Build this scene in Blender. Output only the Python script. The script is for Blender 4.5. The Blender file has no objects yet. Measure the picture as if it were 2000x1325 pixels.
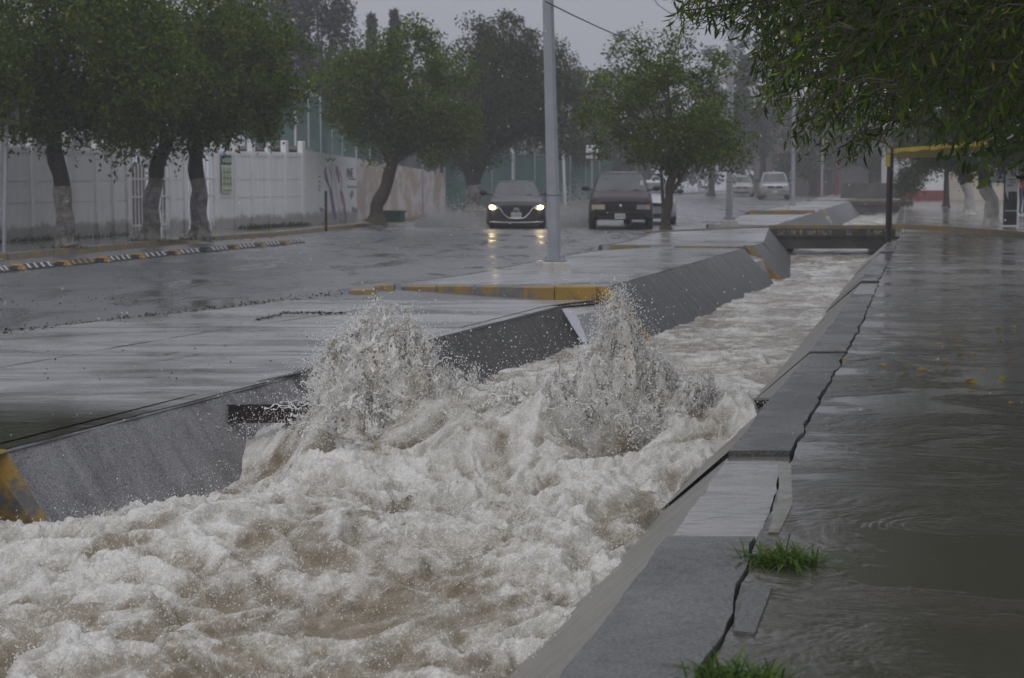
import bpy, bmesh, math, random
import numpy as np
from mathutils import Vector, Matrix

C = bpy.context.scene
COL = C.collection
R = math.radians
random.seed(7)
RNG = np.random.default_rng(11)

# ------------------------------------------------------------------ camera, sky, sun, exposure
FPX, CZ = 3500.0, 1.67
PITCH = math.atan(324.0 / FPX)
cam_d = bpy.data.cameras.new('camera')
cam = bpy.data.objects.new('camera', cam_d)
COL.objects.link(cam)
cam.location = (0, 0, CZ)
cam.rotation_euler = (math.pi / 2 - PITCH, 0, 0)
cam_d.sensor_width = 36.0
cam_d.lens = 36.0 * FPX / 2000.0
cam_d.clip_start, cam_d.clip_end = 0.1, 600.0
cam_d.dof.use_dof = True
cam_d.dof.focus_distance = 11.6
cam_d.dof.aperture_fstop = 4.5
C.camera = cam

W = bpy.data.worlds.new('World')
C.world = W
W.use_nodes = True
wn, wl = W.node_tree.nodes, W.node_tree.links
wn.clear()
w_out = wn.new('ShaderNodeOutputWorld')
w_bg = wn.new('ShaderNodeBackground')
w_sky = wn.new('ShaderNodeTexSky')
w_sky.sky_type = 'NISHITA'
w_sky.sun_disc = False
w_sky.sun_elevation = R(52)
w_sky.sun_rotation = R(200)
w_sky.air_density, w_sky.dust_density, w_sky.ozone_density = 1.0, 6.0, 1.0
# thick cloud: the sky's colour almost gone, its brightness nearly even and highest overhead
w_hs = wn.new('ShaderNodeHueSaturation'); w_hs.inputs['Saturation'].default_value = 0.15
w_geo = wn.new('ShaderNodeNewGeometry')
w_sep = wn.new('ShaderNodeSeparateXYZ')
w_ramp = wn.new('ShaderNodeValToRGB')
w_ramp.color_ramp.elements[0].position = 0.0
w_ramp.color_ramp.elements[0].color = (2.95, 3.02, 3.55, 1)
w_ramp.color_ramp.elements[1].position = 0.9
w_ramp.color_ramp.elements[1].color = (8.2, 8.35, 9.2, 1)
w_mix = wn.new('ShaderNodeMix'); w_mix.data_type = 'RGBA'; w_mix.inputs['Factor'].default_value = 0.94
w_tc = wn.new('ShaderNodeTexCoord')
wl.new(w_tc.outputs['Generated'], w_sep.inputs[0])
wl.new(w_sep.outputs['Z'], w_ramp.inputs['Fac'])
wl.new(w_sky.outputs['Color'], w_hs.inputs['Color'])
wl.new(w_hs.outputs['Color'], w_mix.inputs['A'])
wl.new(w_ramp.outputs['Color'], w_mix.inputs['B'])
wl.new(w_mix.outputs['Result'], w_bg.inputs['Color'])
wl.new(w_bg.outputs['Background'], w_out.inputs['Surface'])
w_bg.inputs['Strength'].default_value = 0.1

sun_d = bpy.data.lights.new('sun', 'SUN')
sun_d.energy = 0.5
sun_d.angle = R(70)
sun_d.color = (1.0, 0.98, 0.95)
sun = bpy.data.objects.new('sun', sun_d)
COL.objects.link(sun)
sun.rotation_euler = (R(38), 0, R(-20))
C.view_settings.view_transform = 'Standard'
C.view_settings.look = 'None'
C.view_settings.exposure = 0.0
C.view_settings.gamma = 1.0
C.view_settings.use_curve_mapping = False
C.render.engine = 'CYCLES'
C.cycles.use_denoising = True
C.cycles.max_bounces = 8
C.cycles.diffuse_bounces = 3
C.cycles.glossy_bounces = 3
C.cycles.transmission_bounces = 4
C.cycles.volume_bounces = 1
C.cycles.transparent_max_bounces = 20
C.cycles.sample_clamp_indirect = 4.0
C.cycles.sample_clamp_direct = 12.0

_u = Vector((0, math.sin(PITCH), math.cos(PITCH)))
_f = Vector((0, math.cos(PITCH), -math.sin(PITCH)))

def ray(px, py):
    return Vector(((px - 1000) / FPX, 0, 0)) + _u * (-(py - 662.5) / FPX) + _f

def P(px, py, z=0.0):
    r = ray(px, py); k = (z - CZ) / r.z
    return Vector((0, 0, CZ)) + r * k

def PY(px, py, Y):
    r = ray(px, py); k = Y / r.y
    return Vector((0, 0, CZ)) + r * k

HAZE = 0.0016
# ------------------------------------------------------------------ numpy noise
_G = RNG.normal(size=(1024, 3)); _G /= np.linalg.norm(_G, axis=1)[:, None]
_PM = RNG.permutation(1024)

def _h(i, j, k):
    return _PM[(_PM[(_PM[i & 1023] + j) & 1023] + k) & 1023]

def pn(x, y, z=0.0, seed=0):
    x = np.asarray(x, float); y = np.asarray(y, float) + np.zeros_like(x); z = np.asarray(z, float) + np.zeros_like(x) + seed * 17.31
    xi, yi, zi = np.floor(x).astype(int), np.floor(y).astype(int), np.floor(z).astype(int)
    xf, yf, zf = x - xi, y - yi, z - zi
    u, v, w = [t * t * t * (t * (t * 6 - 15) + 10) for t in (xf, yf, zf)]
    out = 0
    for a in (0, 1):
        for b in (0, 1):
            for c in (0, 1):
                g = _G[_h(xi + a, yi + b, zi + c)]
                d = g[..., 0] * (xf - a) + g[..., 1] * (yf - b) + g[..., 2] * (zf - c)
                out = out + d * (u if a else 1 - u) * (v if b else 1 - v) * (w if c else 1 - w)
    return out * 1.5

def fbm(x, y, z=0.0, o=4, seed=0, gain=.5):
    s, a, f = 0, 1.0, 1.0
    for i in range(o):
        s = s + a * pn(x * f, y * f, np.asarray(z) * f, seed + i)
        a *= gain; f *= 2.03
    return s

def billow(x, y, z=0.0, o=4, seed=0, gain=.5):
    s, a, f, t = 0, 1.0, 1.0, 0
    for i in range(o):
        s = s + a * np.abs(pn(x * f, y * f, np.asarray(z) * f, seed + i)); t += a
        a *= gain; f *= 2.03
    return s / t

# ------------------------------------------------------------------ materials
class MT:
    def __init__(s, name):
        s.m = bpy.data.materials.new(name); s.m.use_nodes = True
        s.n, s.l = s.m.node_tree.nodes, s.m.node_tree.links
        s.b = s.n['Principled BSDF']; s.out = s.n['Material Output']
        s.tc = None
    def coord(s, scale=(1, 1, 1), kind='Object', rot=(0, 0, 0)):
        if s.tc is None: s.tc = s.n.new('ShaderNodeTexCoord')
        mp = s.n.new('ShaderNodeMapping'); mp.inputs['Scale'].default_value = scale
        mp.inputs['Rotation'].default_value = rot
        s.l.new(s.tc.outputs[kind], mp.inputs['Vector']); return mp.outputs['Vector']
    def noise(s, scale, detail=4, rough=.55, dist=0.0, vec=None, typ=None):
        t = s.n.new('ShaderNodeTexNoise')
        if typ: t.noise_type = typ
        t.inputs['Scale'].default_value = scale; t.inputs['Detail'].default_value = detail
        t.inputs['Roughness'].default_value = rough; t.inputs['Distortion'].default_value = dist
        s.l.new(vec if vec is not None else s.coord(), t.inputs['Vector'])
        return t.outputs['Fac']
    def voro(s, scale, vec=None, feat='F1'):
        t = s.n.new('ShaderNodeTexVoronoi'); t.feature = feat; t.inputs['Scale'].default_value = scale
        s.l.new(vec if vec is not None else s.coord(), t.inputs['Vector']); return t.outputs['Distance']
    def ramp(s, fac, stops):
        r = s.n.new('ShaderNodeValToRGB'); e = r.color_ramp.elements
        while len(e) < len(stops): e.new(0.5)
        for k, (p, c) in enumerate(stops):
            e[k].position = p; e[k].color = (c, c, c, 1) if isinstance(c, (int, float)) else (*c, 1)
        s.l.new(fac, r.inputs['Fac']); return r.outputs['Color']
    def mix(s, fac, a, b, mode='MIX'):
        m = s.n.new('ShaderNodeMix'); m.data_type = 'RGBA'; m.blend_type = mode
        for k, v in (('Factor', fac), ('A', a), ('B', b)):
            if isinstance(v, (int, float)): m.inputs[k].default_value = v if k == 'Factor' else (v, v, v, 1)
            elif isinstance(v, tuple): m.inputs[k].default_value = (*v, 1)
            else: s.l.new(v, m.inputs[k])
        return m.outputs['Result']
    def math(s, op, a, b=0.0):
        m = s.n.new('ShaderNodeMath'); m.operation = op
        for k, v in ((0, a), (1, b)):
            if isinstance(v, (int, float)): m.inputs[k].default_value = v
            else: s.l.new(v, m.inputs[k])
        return m.outputs[0]
    def attr(s, name):
        a = s.n.new('ShaderNodeAttribute'); a.attribute_name = name; return a.outputs['Fac']
    def bump(s, h, strength=.3, dist=.02, nrm=None):
        b = s.n.new('ShaderNodeBump'); b.inputs['Strength'].default_value = strength; b.inputs['Distance'].default_value = dist
        s.l.new(h, b.inputs['Height'])
        if nrm is not None: s.l.new(nrm, b.inputs['Normal'])
        return b.outputs['Normal']
    def set(s, **k):
        for a, v in k.items():
            n = {'col': 'Base Color', 'rough': 'Roughness', 'metal': 'Metallic', 'spec': 'Specular IOR Level', 'nrm': 'Normal', 'ior': 'IOR',
                 'coat': 'Coat Weight', 'coat_r': 'Coat Roughness', 'trans': 'Transmission Weight', 'emit': 'Emission Color', 'emit_s': 'Emission Strength', 'alpha': 'Alpha'}[a]
            if isinstance(v, (int, float)): s.b.inputs[n].default_value = v
            elif isinstance(v, tuple): s.b.inputs[n].default_value = (*v, 1)
            else: s.l.new(v, s.b.inputs[n])
        return s.m

M = {}
def plain(name, col, rough=.5, var=.15, scale=6.0, **k):
    t = MT(name); f = t.noise(scale, 5, .6)
    lo = tuple(c * (1 - var) for c in col); hi = tuple(min(1, c * (1 + var)) for c in col)
    t.set(col=t.ramp(f, [(.3, lo), (.7, hi)]), rough=rough, **k)
    M[name] = t.m; return t.m

def wet_ground(name, c0, c1, wet_r=(.06, .3), streak=(1, 1, 1), bump=.05, bscale=8, big=.35, film=.5, grit=90, gritb=.02, patch=(.42, .62), coat_r=.06, gritc=.35):
    """wet mineral surface: base colour patches, film of water that is smoother in some places"""
    t = MT(name)
    v = t.coord(); vs = t.coord(streak)
    f1 = t.noise(big, 6, .62, .4, v); f2 = t.noise(grit, 3, .6, 0, v)
    col = t.ramp(f1, [(.28, c0), (.72, c1)])
    col = t.mix(gritc, col, t.ramp(f2, [(.3, tuple(x * .45 for x in c0)), (.7, tuple(min(1, x * 1.45) for x in c1))]))
    st = t.noise(big * 3.3, 7, .7, .8, v); col = t.mix(t.ramp(st, [(.55, 0.0), (.64, .5)]), col, tuple(x * .5 for x in c0))
    f3 = t.noise(1.1, 5, .6, .6, vs)
    rr = t.ramp(f3, [(patch[0], wet_r[0]), (patch[1], wet_r[1])])
    h1 = t.noise(bscale, 4, .6, .5, vs)
    n1 = t.bump(h1, bump, .05)
    n2 = t.bump(f2, gritb, .01, n1)
    t.set(col=col, rough=rr, nrm=n2, ior=1.36, coat=film, coat_r=t.ramp(t.noise(.8, 6, .65, .8, vs), [(.36, coat_r * .22), (.54, coat_r * 1.15)]))
    t.l.new(n1, t.b.inputs['Coat Normal'])
    M[name] = t.m; return t

# road: dark wet asphalt under a film of running rain water
wet_ground('asphalt', (.055, .056, .062), (.095, .097, .106), wet_r=(.38, .6), streak=(1.2, .5, 1), bump=.08, bscale=9, big=.22, film=.95, grit=70, gritb=.06, coat_r=.42)
# slab: pale worn concrete with running film
slab_t = wet_ground('slab', (.25, .25, .26), (.38, .38, .39), wet_r=(.25, .45), streak=(.5, 1.4, 1), bump=.05, bscale=6, big=.45, film=.85, grit=60, gritb=.04, coat_r=.27)
def slab_puddle(t):
    """running water pools on the apron's low corner nearest the camera, tree reflection painted in"""
    v = t.coord(); s = t.n.new('ShaderNodeSeparateXYZ'); t.l.new(v, s.inputs[0])
    e = t.math('ADD', t.math('ADD', s.outputs['Y'], t.math('MULTIPLY', s.outputs['X'], .22)), t.math('MULTIPLY', t.noise(.9, 6, .65, .6, t.coord((.4, 1.6, 1))), 3.4))
    k = t.ramp(t.math('DIVIDE', e, 20.0), [(.64, 1.0), (.73, 0.0)])
    for name, val in (('Base Color', (.05, .047, .034)), ('Roughness', .12), ('Coat Roughness', .06)):  # olive base colour holds the dark tree reflection as well as brown water
        sock = t.b.inputs[name]; old = sock.links[0].from_socket if sock.is_linked else sock.default_value
        m = t.mix(k, old if not isinstance(old, float) else old, val)
        t.l.new(m, sock)
slab_puddle(slab_t)
# right pavement: dark concrete under a patchy sheet of flowing water
def flow_pave():
    t = MT('flow_pavement'); v = t.coord(); vs = t.coord((.85, 1.5, 1)); vp = t.coord((.8, 1.0, 1))
    f1 = t.noise(.7, 7, .66, .5, v); g = t.noise(75, 4, .7, 0, v); tn = t.noise(.8, 4, .6, .5, vp)
    col = t.ramp(f1, [(.28, (.03, .027, .016)), (.5, (.05, .046, .03)), (.72, (.075, .07, .052))])
    col = t.mix(t.ramp(tn, [(.45, 0.0), (.62, .55)]), col, (.062, .046, .026))
    col = t.mix(.5, col, t.ramp(g, [(.34, (.012, .011, .008)), (.68, (.15, .142, .115))]))
    sh = t.noise(1.0, 5, .62, 1.0, vp)                                  # where the sheet runs shallow and breaks up
    k = t.ramp(sh, [(.45, 0.05), (.58, 1.0)])
    w1 = t.noise(6.5, 5, .66, .25, vs); w2 = t.noise(30, 4, .65, .2, t.coord((.8, 1.3, 1)))
    h = t.math('MULTIPLY', t.math('ADD', t.math('MULTIPLY', w1, 1.0), t.math('MULTIPLY', w2, .32)), k)
    n1 = t.bump(h, .34, .04); n1 = t.bump(w1, .03, .05, n1); n2 = t.bump(g, .2, .012, n1)
    t.set(col=col, rough=t.ramp(sh, [(.45, .1), (.65, .4)]), nrm=n2, ior=1.34, coat=.75, coat_r=t.ramp(sh, [(.45, .05), (.62, .3)]))
    t.l.new(n1, t.b.inputs['Coat Normal']); M['flow_pavement'] = t.m
flow_pave()
wet_ground('sidewalk_far', (.14, .14, .135), (.2, .2, .195), wet_r=(.1, .35), bump=.03, film=.5)
wet_ground('coping', (.045, .045, .044), (.125, .125, .12), wet_r=(.2, .6), bump=.14, bscale=14, big=1.7, film=.3, grit=62, gritb=.6, gritc=.7, coat_r=.15)
wet_ground('coping_wet', (.12, .115, .095), (.21, .2, .17), wet_r=(.1, .35), streak=(.7, 2, 1), bump=.08, bscale=6, big=1.2, film=.8, grit=60, gritb=.15)
wet_ground('soil', (.018, .018, .011), (.06, .058, .032), wet_r=(.3, .7), bump=.4, bscale=30, big=3, film=.2)

def chan_wall(name, c0, c1, ang):
    t = MT(name)
    v = t.coord((1, 1, 1))
    dn = t.n.new('ShaderNodeVectorMath'); dn.operation = 'DOT_PRODUCT'; dn.inputs[1].default_value = (math.sin(ang) * 5.5, math.cos(ang) * 5.5, 0)
    t.l.new(v, dn.inputs[0]); sx = t.n.new('ShaderNodeSeparateXYZ'); t.l.new(v, sx.inputs[0])
    cx = t.n.new('ShaderNodeCombineXYZ'); t.l.new(dn.outputs['Value'], cx.inputs[0]); t.l.new(t.math('MULTIPLY', sx.outputs['Z'], .55), cx.inputs[1])
    vr = cx.outputs[0]   # streaks that run down the slope
    f1 = t.noise(.9, 6, .6, .2, v); f2 = t.noise(1.3, 5, .62, .5, vr); f3 = t.noise(75, 4, .68, 0, v)
    col = t.ramp(f2, [(.3, c0), (.5, tuple((a + b) / 2 for a, b in zip(c0, c1))), (.72, c1)])
    col = t.mix(.35, col, t.ramp(f1, [(.3, tuple(x * .7 for x in c0)), (.7, c1)]))
    f4 = t.noise(2.6, 7, .7, .8, v); col = t.mix(t.ramp(f4, [(.5, 0.0), (.62, .6)]), col, tuple(x * .55 for x in c0)); col = t.mix(t.ramp(f4, [(.3, .5), (.42, 0.0)]), col, tuple(x * 1.25 for x in c1))
    col = t.mix(.5, col, t.ramp(f3, [(.35, tuple(x * .4 for x in c0)), (.68, tuple(x * 1.5 for x in c1))]))
    n = t.bump(f3, .8, .008); n = t.bump(f2, .3, .02, n); n = t.bump(f4, .3, .03, n)
    t.set(col=col, rough=t.ramp(f2, [(.3, .5), (.7, .3)]), nrm=n, coat=.12, coat_r=.3)
    M[name] = t.m
chan_wall('channel_concrete', (.042, .042, .044), (.34, .34, .35), 0.29)
chan_wall('channel_concrete_dark', (.025, .025, .026), (.1, .1, .1), 0.29)
chan_wall('channel_concrete_right', (.17, .165, .145), (.26, .25, .22), 0.24)

def paint_worn(name, paint, under, scale=3.0, cover=.5, rough=.4, hard=.06):
    t = MT(name); f = t.noise(scale, 8, .68, .3); g = t.noise(scale * 7, 4, .6)
    k = t.ramp(t.math('ADD', t.math('MULTIPLY', f, .75), t.math('MULTIPLY', g, .25)), [(cover - hard, 0.0), (cover + hard, 1.0)])
    t.set(col=t.mix(k, t.mix(.4, under, t.ramp(g, [(.3, tuple(x * .5 for x in under)), (.7, tuple(min(1, x * 1.4) for x in under))])), t.mix(.3, paint, t.ramp(g, [(.3, tuple(x * .6 for x in paint)), (.7, paint)]))),
          rough=rough, nrm=t.bump(g, .2, .01), coat=.25, coat_r=.15)
    M[name] = t.m
paint_worn('yellow_paint', (.36, .215, .02), (.13, .125, .115), 3.6, .455)
paint_worn('yellow_worn', (.33, .2, .035), (.17, .16, .145), 3.2, .5)
paint_worn('yellow_dull', (.3, .2, .06), (.16, .15, .135), 2.6, .5)
paint_worn('whitewash_pale', (.5, .48, .44), (.2, .18, .16), 4, .42, .8)
paint_worn('whitewash', (.27, .255, .23), (.1, .09, .08), 5, .5, .8)
paint_worn('wall_beige', (.42, .345, .27), (.6, .58, .56), .45, .47, .6, .04)
paint_worn('bridge_concrete', (.035, .034, .032), (.07, .068, .062), 2.0, .5, .6)
paint_worn('bridge_letter', (.3, .28, .2), (.05, .05, .045), 9, .52, .6)

def white_wall():
    t = MT('white_wall'); v = t.coord(); vs = t.coord((4, 4, .35))
    f = t.noise(1.5, 6, .65, .3, vs); g = t.noise(.5, 4, .6, 0, v)
    col = t.ramp(f, [(.25, (.58, .58, .59)), (.5, (.8, .8, .81)), (.75, (.86, .86, .86))])
    col = t.mix(.5, col, t.ramp(g, [(.3, (.55, .55, .56)), (.7, (.76, .76, .76))]))
    sz = t.n.new('ShaderNodeSeparateXYZ'); t.l.new(v, sz.inputs[0])       # mud splashed up the foot of the wall
    e = t.math('ADD', sz.outputs['Z'], t.math('MULTIPLY', t.noise(3.5, 6, .7, .5, v), -.55))
    col = t.mix(t.ramp(e, [(-.0, .7), (.13, 0.0)]), col, (.2, .19, .165))
    rn = t.noise(2.2, 6, .7, .2, t.coord((5, 5, .22))); col = t.mix(t.ramp(rn, [(.58, 0.0), (.72, .3)]), col, (.3, .3, .3))
    t.set(col=col, rough=.5, nrm=t.bump(t.noise(30, 4), .1, .01)); M['white_wall'] = t.m
white_wall()
plain('white_paint', (.72, .72, .72), .4, .1)
plain('cream', (.55, .5, .4), .6)
plain('pink_wall', (.15, .12, .115), .7)
plain('bark', (.035, .03, .026), .75, .5, 18)
plain('bark_brown', (.06, .045, .032), .75, .4, 18)
plain('galvanised', (.4, .41, .44), .38, .12, 3, metal=.6)
plain('white_steel', (.6, .61, .63), .4, .1)
plain('dark_steel', (.012, .011, .012), .35, .3, 8)
plain('rust_steel', (.05, .022, .014), .5, .4, 20)
plain('beam_steel', (.022, .013, .013), .35, .5, 30)
plain('green_steel', (.03, .09, .075), .5)
plain('black_paint', (.02, .02, .021), .4)
plain('paper', (.6, .6, .6), .7, .2, 30)
plain('ink', (.04, .04, .05), .7)
plain('purple_ink', (.22, .16, .27), .7, .25, 5)
plain('pink_ink', (.42, .2, .3), .7, .25, 5)
plain('ink_grey', (.25, .25, .28), .7)
plain('teal_ink', (.02, .13, .1), .6)
plain('green_ink', (.16, .28, .1), .6)
plain('banner_cloth', (.5, .55, .42), .6)
plain('rubber', (.02, .02, .022), .45, .3)
plain('stripe_white', (.45, .45, .44), .4, .35, 20)
plain('stripe_yellow', (.3, .17, .045), .4, .35, 20)
plain('tarp_yellow', (.45, .35, .04), .55, .12)
plain('red_wall', (.2, .035, .035), .6)
plain('maroon_steel', (.12, .03, .03), .6)
plain('dim_building', (.13, .12, .125), .8, .25, 1)
plain('roof_grey', (.2, .2, .2), .8)
plain('jeans', (.03, .04, .08), .8)
plain('red_cloth', (.17, .03, .03), .8)
plain('skin', (.35, .2, .14), .5)
plain('hair', (.012, .01, .009), .5)
plain('blue_tarp', (.03, .08, .25), .5)
plain('pebble', (.02, .019, .018), .4, .5, 40)
plain('moss', (.05, .06, .025), .8, .4, 20)

def netting():
    t = MT('green_net'); v = t.coord((1, 1, 1)); f = t.noise(.8, 3, .5, 0, v)
    t.set(col=t.ramp(f, [(.3, (.016, .075, .058)), (.7, (.028, .11, .085))]), rough=.7)
    tr = t.n.new('ShaderNodeBsdfTransparent'); mx = t.n.new('ShaderNodeMixShader'); mx.inputs['Fac'].default_value = .93
    t.l.new(tr.outputs[0], mx.inputs[1]); t.l.new(t.b.outputs[0], mx.inputs[2]); t.l.new(mx.outputs[0], t.out.inputs['Surface'])
    M['green_net'] = t.m
netting()

def leafmat(name, c0, c1, c2, tint=None):
    t = MT(name); g = t.n.new('ShaderNodeNewGeometry')
    r = g.outputs['Random Per Island']; f = t.noise(.9, 3, .6)
    k = t.math('ADD', t.math('MULTIPLY', r, .5), t.math('MULTIPLY', f, .5))
    col = t.ramp(k, [(.25, c0), (.52, c1), (.8, c2)])
    if tint: col = t.mix(t.ramp(r, [(.975, 0.0), (.985, 1.0)]), col, tint)
    t.set(col=col, rough=.5, spec=.08)
    tl = t.n.new('ShaderNodeBsdfTranslucent'); mx = t.n.new('ShaderNodeMixShader'); mx.inputs['Fac'].default_value = .3
    t.l.new(col, tl.inputs['Color']); t.l.new(t.b.outputs[0], mx.inputs[1]); t.l.new(tl.outputs[0], mx.inputs[2]); t.l.new(mx.outputs[0], t.out.inputs['Surface'])
    M[name] = t.m
leafmat('leaf_street', (.034, .064, .005), (.08, .128, .009), (.175, .215, .015), (.26, .22, .03))
leafmat('leaf_dark', (.032, .048, .02), (.055, .076, .03), (.1, .12, .045))
leafmat('leaf_grey', (.035, .047, .04), (.055, .07, .058), (.085, .1, .08))
leafmat('leaf_near', (.02, .048, .003), (.055, .108, .006), (.16, .235, .014), (.2, .16, .02))
leafmat('grass', (.035, .075, .01), (.07, .135, .018), (.13, .2, .03), (.19, .16, .06))
leafmat('leaf_fallen', (.3, .19, .03), (.42, .3, .05), (.35, .13, .03))

def carpaint(name, col, rough=.3, metal=.1, cw=.4):
    t = MT(name); f = t.noise(3, 4)
    t.set(col=t.ramp(f, [(.3, tuple(c * .85 for c in col)), (.7, col)]), rough=rough, metal=metal, coat=cw, coat_r=.15, spec=.3, nrm=t.bump(t.noise(60, 2), .06, .01))
    M[name] = t.m
carpaint('paint_grey', (.03, .03, .034), .35, 0, .3); carpaint('paint_maroon', (.026, .013, .019), .45, 0, .12); carpaint('paint_silver', (.42, .43, .46), .3, .5)
carpaint('paint_beige', (.42, .4, .36), .3, .4); carpaint('paint_white', (.6, .6, .62), .3, .1)
plain('car_black', (.015, .015, .017), .4); plain('chrome', (.6, .6, .62), .15, .05, 3, metal=1.0); plain('plate', (.5, .5, .48), .5, .2, 40)
plain('lens', (.42, .38, .28), .12, .2, 20); plain('lens_dim', (.26, .25, .24), .15, .2, 20); plain('amber', (.45, .16, .03), .2)
t = MT('car_glass'); t.set(col=t.ramp(t.noise(2, 3), [(.3, (.025, .032, .035)), (.7, (.055, .064, .068))]), rough=.2, spec=.5, coat=.3, coat_r=.1, nrm=t.bump(t.noise(40, 3), .08, .01)); M['car_glass'] = t.m
t = MT('headlamp'); t.set(col=(1, .9, .7), emit=(1.0, .78, .42), emit_s=38.0); M['headlamp'] = t.m

# ------------------------------------------------------------------ mesh helpers
def link(name, me, mat=None, parent=None):
    o = bpy.data.objects.new(name, me); COL.objects.link(o)
    if mat is not None:
        for m in (mat if isinstance(mat, (list, tuple)) else [mat]): me.materials.append(M[m] if isinstance(m, str) else m)
    if parent is not None: o.parent = parent
    return o

def np_mesh(name, v, f, smooth=True):
    v = np.asarray(v, np.float32); f = np.asarray(f, np.int32)
    me = bpy.data.meshes.new(name)
    me.vertices.add(len(v)); me.vertices.foreach_set('co', v.ravel())
    n, k = f.shape
    me.loops.add(n * k); me.loops.foreach_set('vertex_index', f.ravel())
    me.polygons.add(n); me.polygons.foreach_set('loop_start', np.arange(n, dtype=np.int32) * k)
    me.polygons.foreach_set('use_smooth', np.full(n, smooth))
    me.update(calc_edges=True); return me

class MB:
    def __init__(s): s.v, s.f, s.sm = [], [], []
    def add(s, vs, fs, smooth=False):
        b = len(s.v); s.v += [tuple(x) for x in vs]; s.f += [[i + b for i in f] for f in fs]; s.sm += [smooth] * len(fs); return s
    def box(s, c, d, rz=0.0, taper=1.0, bev=0.0):
        cx, cy, cz = c; a, b, h = d[0] / 2, d[1] / 2, d[2] / 2
        co, si = math.cos(rz), math.sin(rz); vs = []
        levels = [(-h, 1.0), (h, taper)]
        if bev > 0: levels = [(-h, 1.0), (h - bev, 1 - (1 - taper) * .9), (h, taper - bev / max(a, b))]
        for z, t in levels:
            for x, y in ((-a, -b), (a, -b), (a, b), (-a, b)):
                x, y = x * t, y * t
                vs.append((cx + x * co - y * si, cy + x * si + y * co, cz + z))
        fs = [(3, 2, 1, 0)]
        for k in range(len(levels) - 1):
            o = 4 * k
            fs += [(o + i, o + (i + 1) % 4, o + 4 + (i + 1) % 4, o + 4 + i) for i in range(4)]
        o = 4 * (len(levels) - 1); fs.append((o, o + 1, o + 2, o + 3))
        return s.add(vs, fs)
    def tube(s, pts, rad, n=8, cap=True):
        pts = [Vector(p) for p in pts]; N = len(pts)
        rad = rad if isinstance(rad, (list, tuple)) else [rad] * N
        vs = []; up = Vector((0, 0, 1)); prev = None
        for i, p in enumerate(pts):
            d = (pts[min(i + 1, N - 1)] - pts[max(i - 1, 0)]).normalized()
            ref = prev if prev is not None else (Vector((1, 0, 0)) if abs(d.z) > .9 else up)
            a = (ref - d * ref.dot(d))
            if a.length < 1e-5: a = d.orthogonal()
            a.normalize(); b = d.cross(a); prev = a
            for k in range(n):
                t = 2 * math.pi * k / n; vs.append(p + (a * math.cos(t) + b * math.sin(t)) * rad[i])
        fs = [(i * n + k, i * n + (k + 1) % n, (i + 1) * n + (k + 1) % n, (i + 1) * n + k) for i in range(N - 1) for k in range(n)]
        s.add(vs, fs, True)
        if cap: s.add([vs[k] for k in range(n)][::-1], [list(range(n))]); s.add([vs[(N - 1) * n + k] for k in range(n)], [list(range(n))])
        return s
    def prism(s, poly, z0, z1):
        """poly: list of (x,y) counter-clockwise"""
        n = len(poly); vs = [(x, y, z0) for x, y in poly] + [(x, y, z1) for x, y in poly]
        fs = [list(range(n))[::-1], list(range(n, 2 * n))] + [(i, (i + 1) % n, n + (i + 1) % n, n + i) for i in range(n)]
        return s.add(vs, fs)
    def grid(s, fn, us, vs_, smooth=True):
        nu, nv = len(us), len(vs_); pts = [fn(u, v) for v in vs_ for u in us]
        fs = [(j * nu + i, j * nu + i + 1, (j + 1) * nu + i + 1, (j + 1) * nu + i) for j in range(nv - 1) for i in range(nu - 1)]
        return s.add(pts, fs, smooth)
    def ball(s, c, r, n=8, m=6):
        r = r if isinstance(r, (tuple, list)) else (r, r, r); vs = []
        for j in range(m + 1):
            p = math.pi * j / m
            for i in range(n):
                t = 2 * math.pi * i / n; vs.append((c[0] + r[0] * math.sin(p) * math.cos(t), c[1] + r[1] * math.sin(p) * math.sin(t), c[2] + r[2] * math.cos(p)))
        return s.add(vs, [(j * n + i, (j + 1) * n + i, (j + 1) * n + (i + 1) % n, j * n + (i + 1) % n) for j in range(m) for i in range(n)], True)
    def mesh(s, name):
        me = bpy.data.meshes.new(name); me.from_pydata(s.v, [], s.f); me.polygons.foreach_set('use_smooth', s.sm); me.update(); return me
    def build(s, name, mat, parent=None): return link(name, s.mesh(name), mat, parent)

def tag(o, label=None, cat=None, group=None, kind=None):
    for k, v in (('label', label), ('category', cat), ('group', group), ('kind', kind)):
        if v: o[k] = v
    return o

def empty(name, loc=(0, 0, 0), rz=0.0, label=None, cat=None, group=None, kind=None):
    o = bpy.data.objects.new(name, None); COL.objects.link(o); o.location = loc; o.rotation_euler = (0, 0, rz); o.empty_display_size = .2
    return tag(o, label, cat, group, kind)

def copy_tree(o, parent=None):
    c = o.copy(); COL.objects.link(c)
    if parent is not None: c.parent = parent
    for ch in [x for x in COL.objects if x.parent == o]: copy_tree(ch, c)
    return c

def lerp_poly(pts, Y):
    for (x0, y0), (x1, y1) in zip(pts, pts[1:]):
        if Y <= y1: break
    return x0 + (x1 - x0) * (Y - y0) / (y1 - y0)

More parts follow.
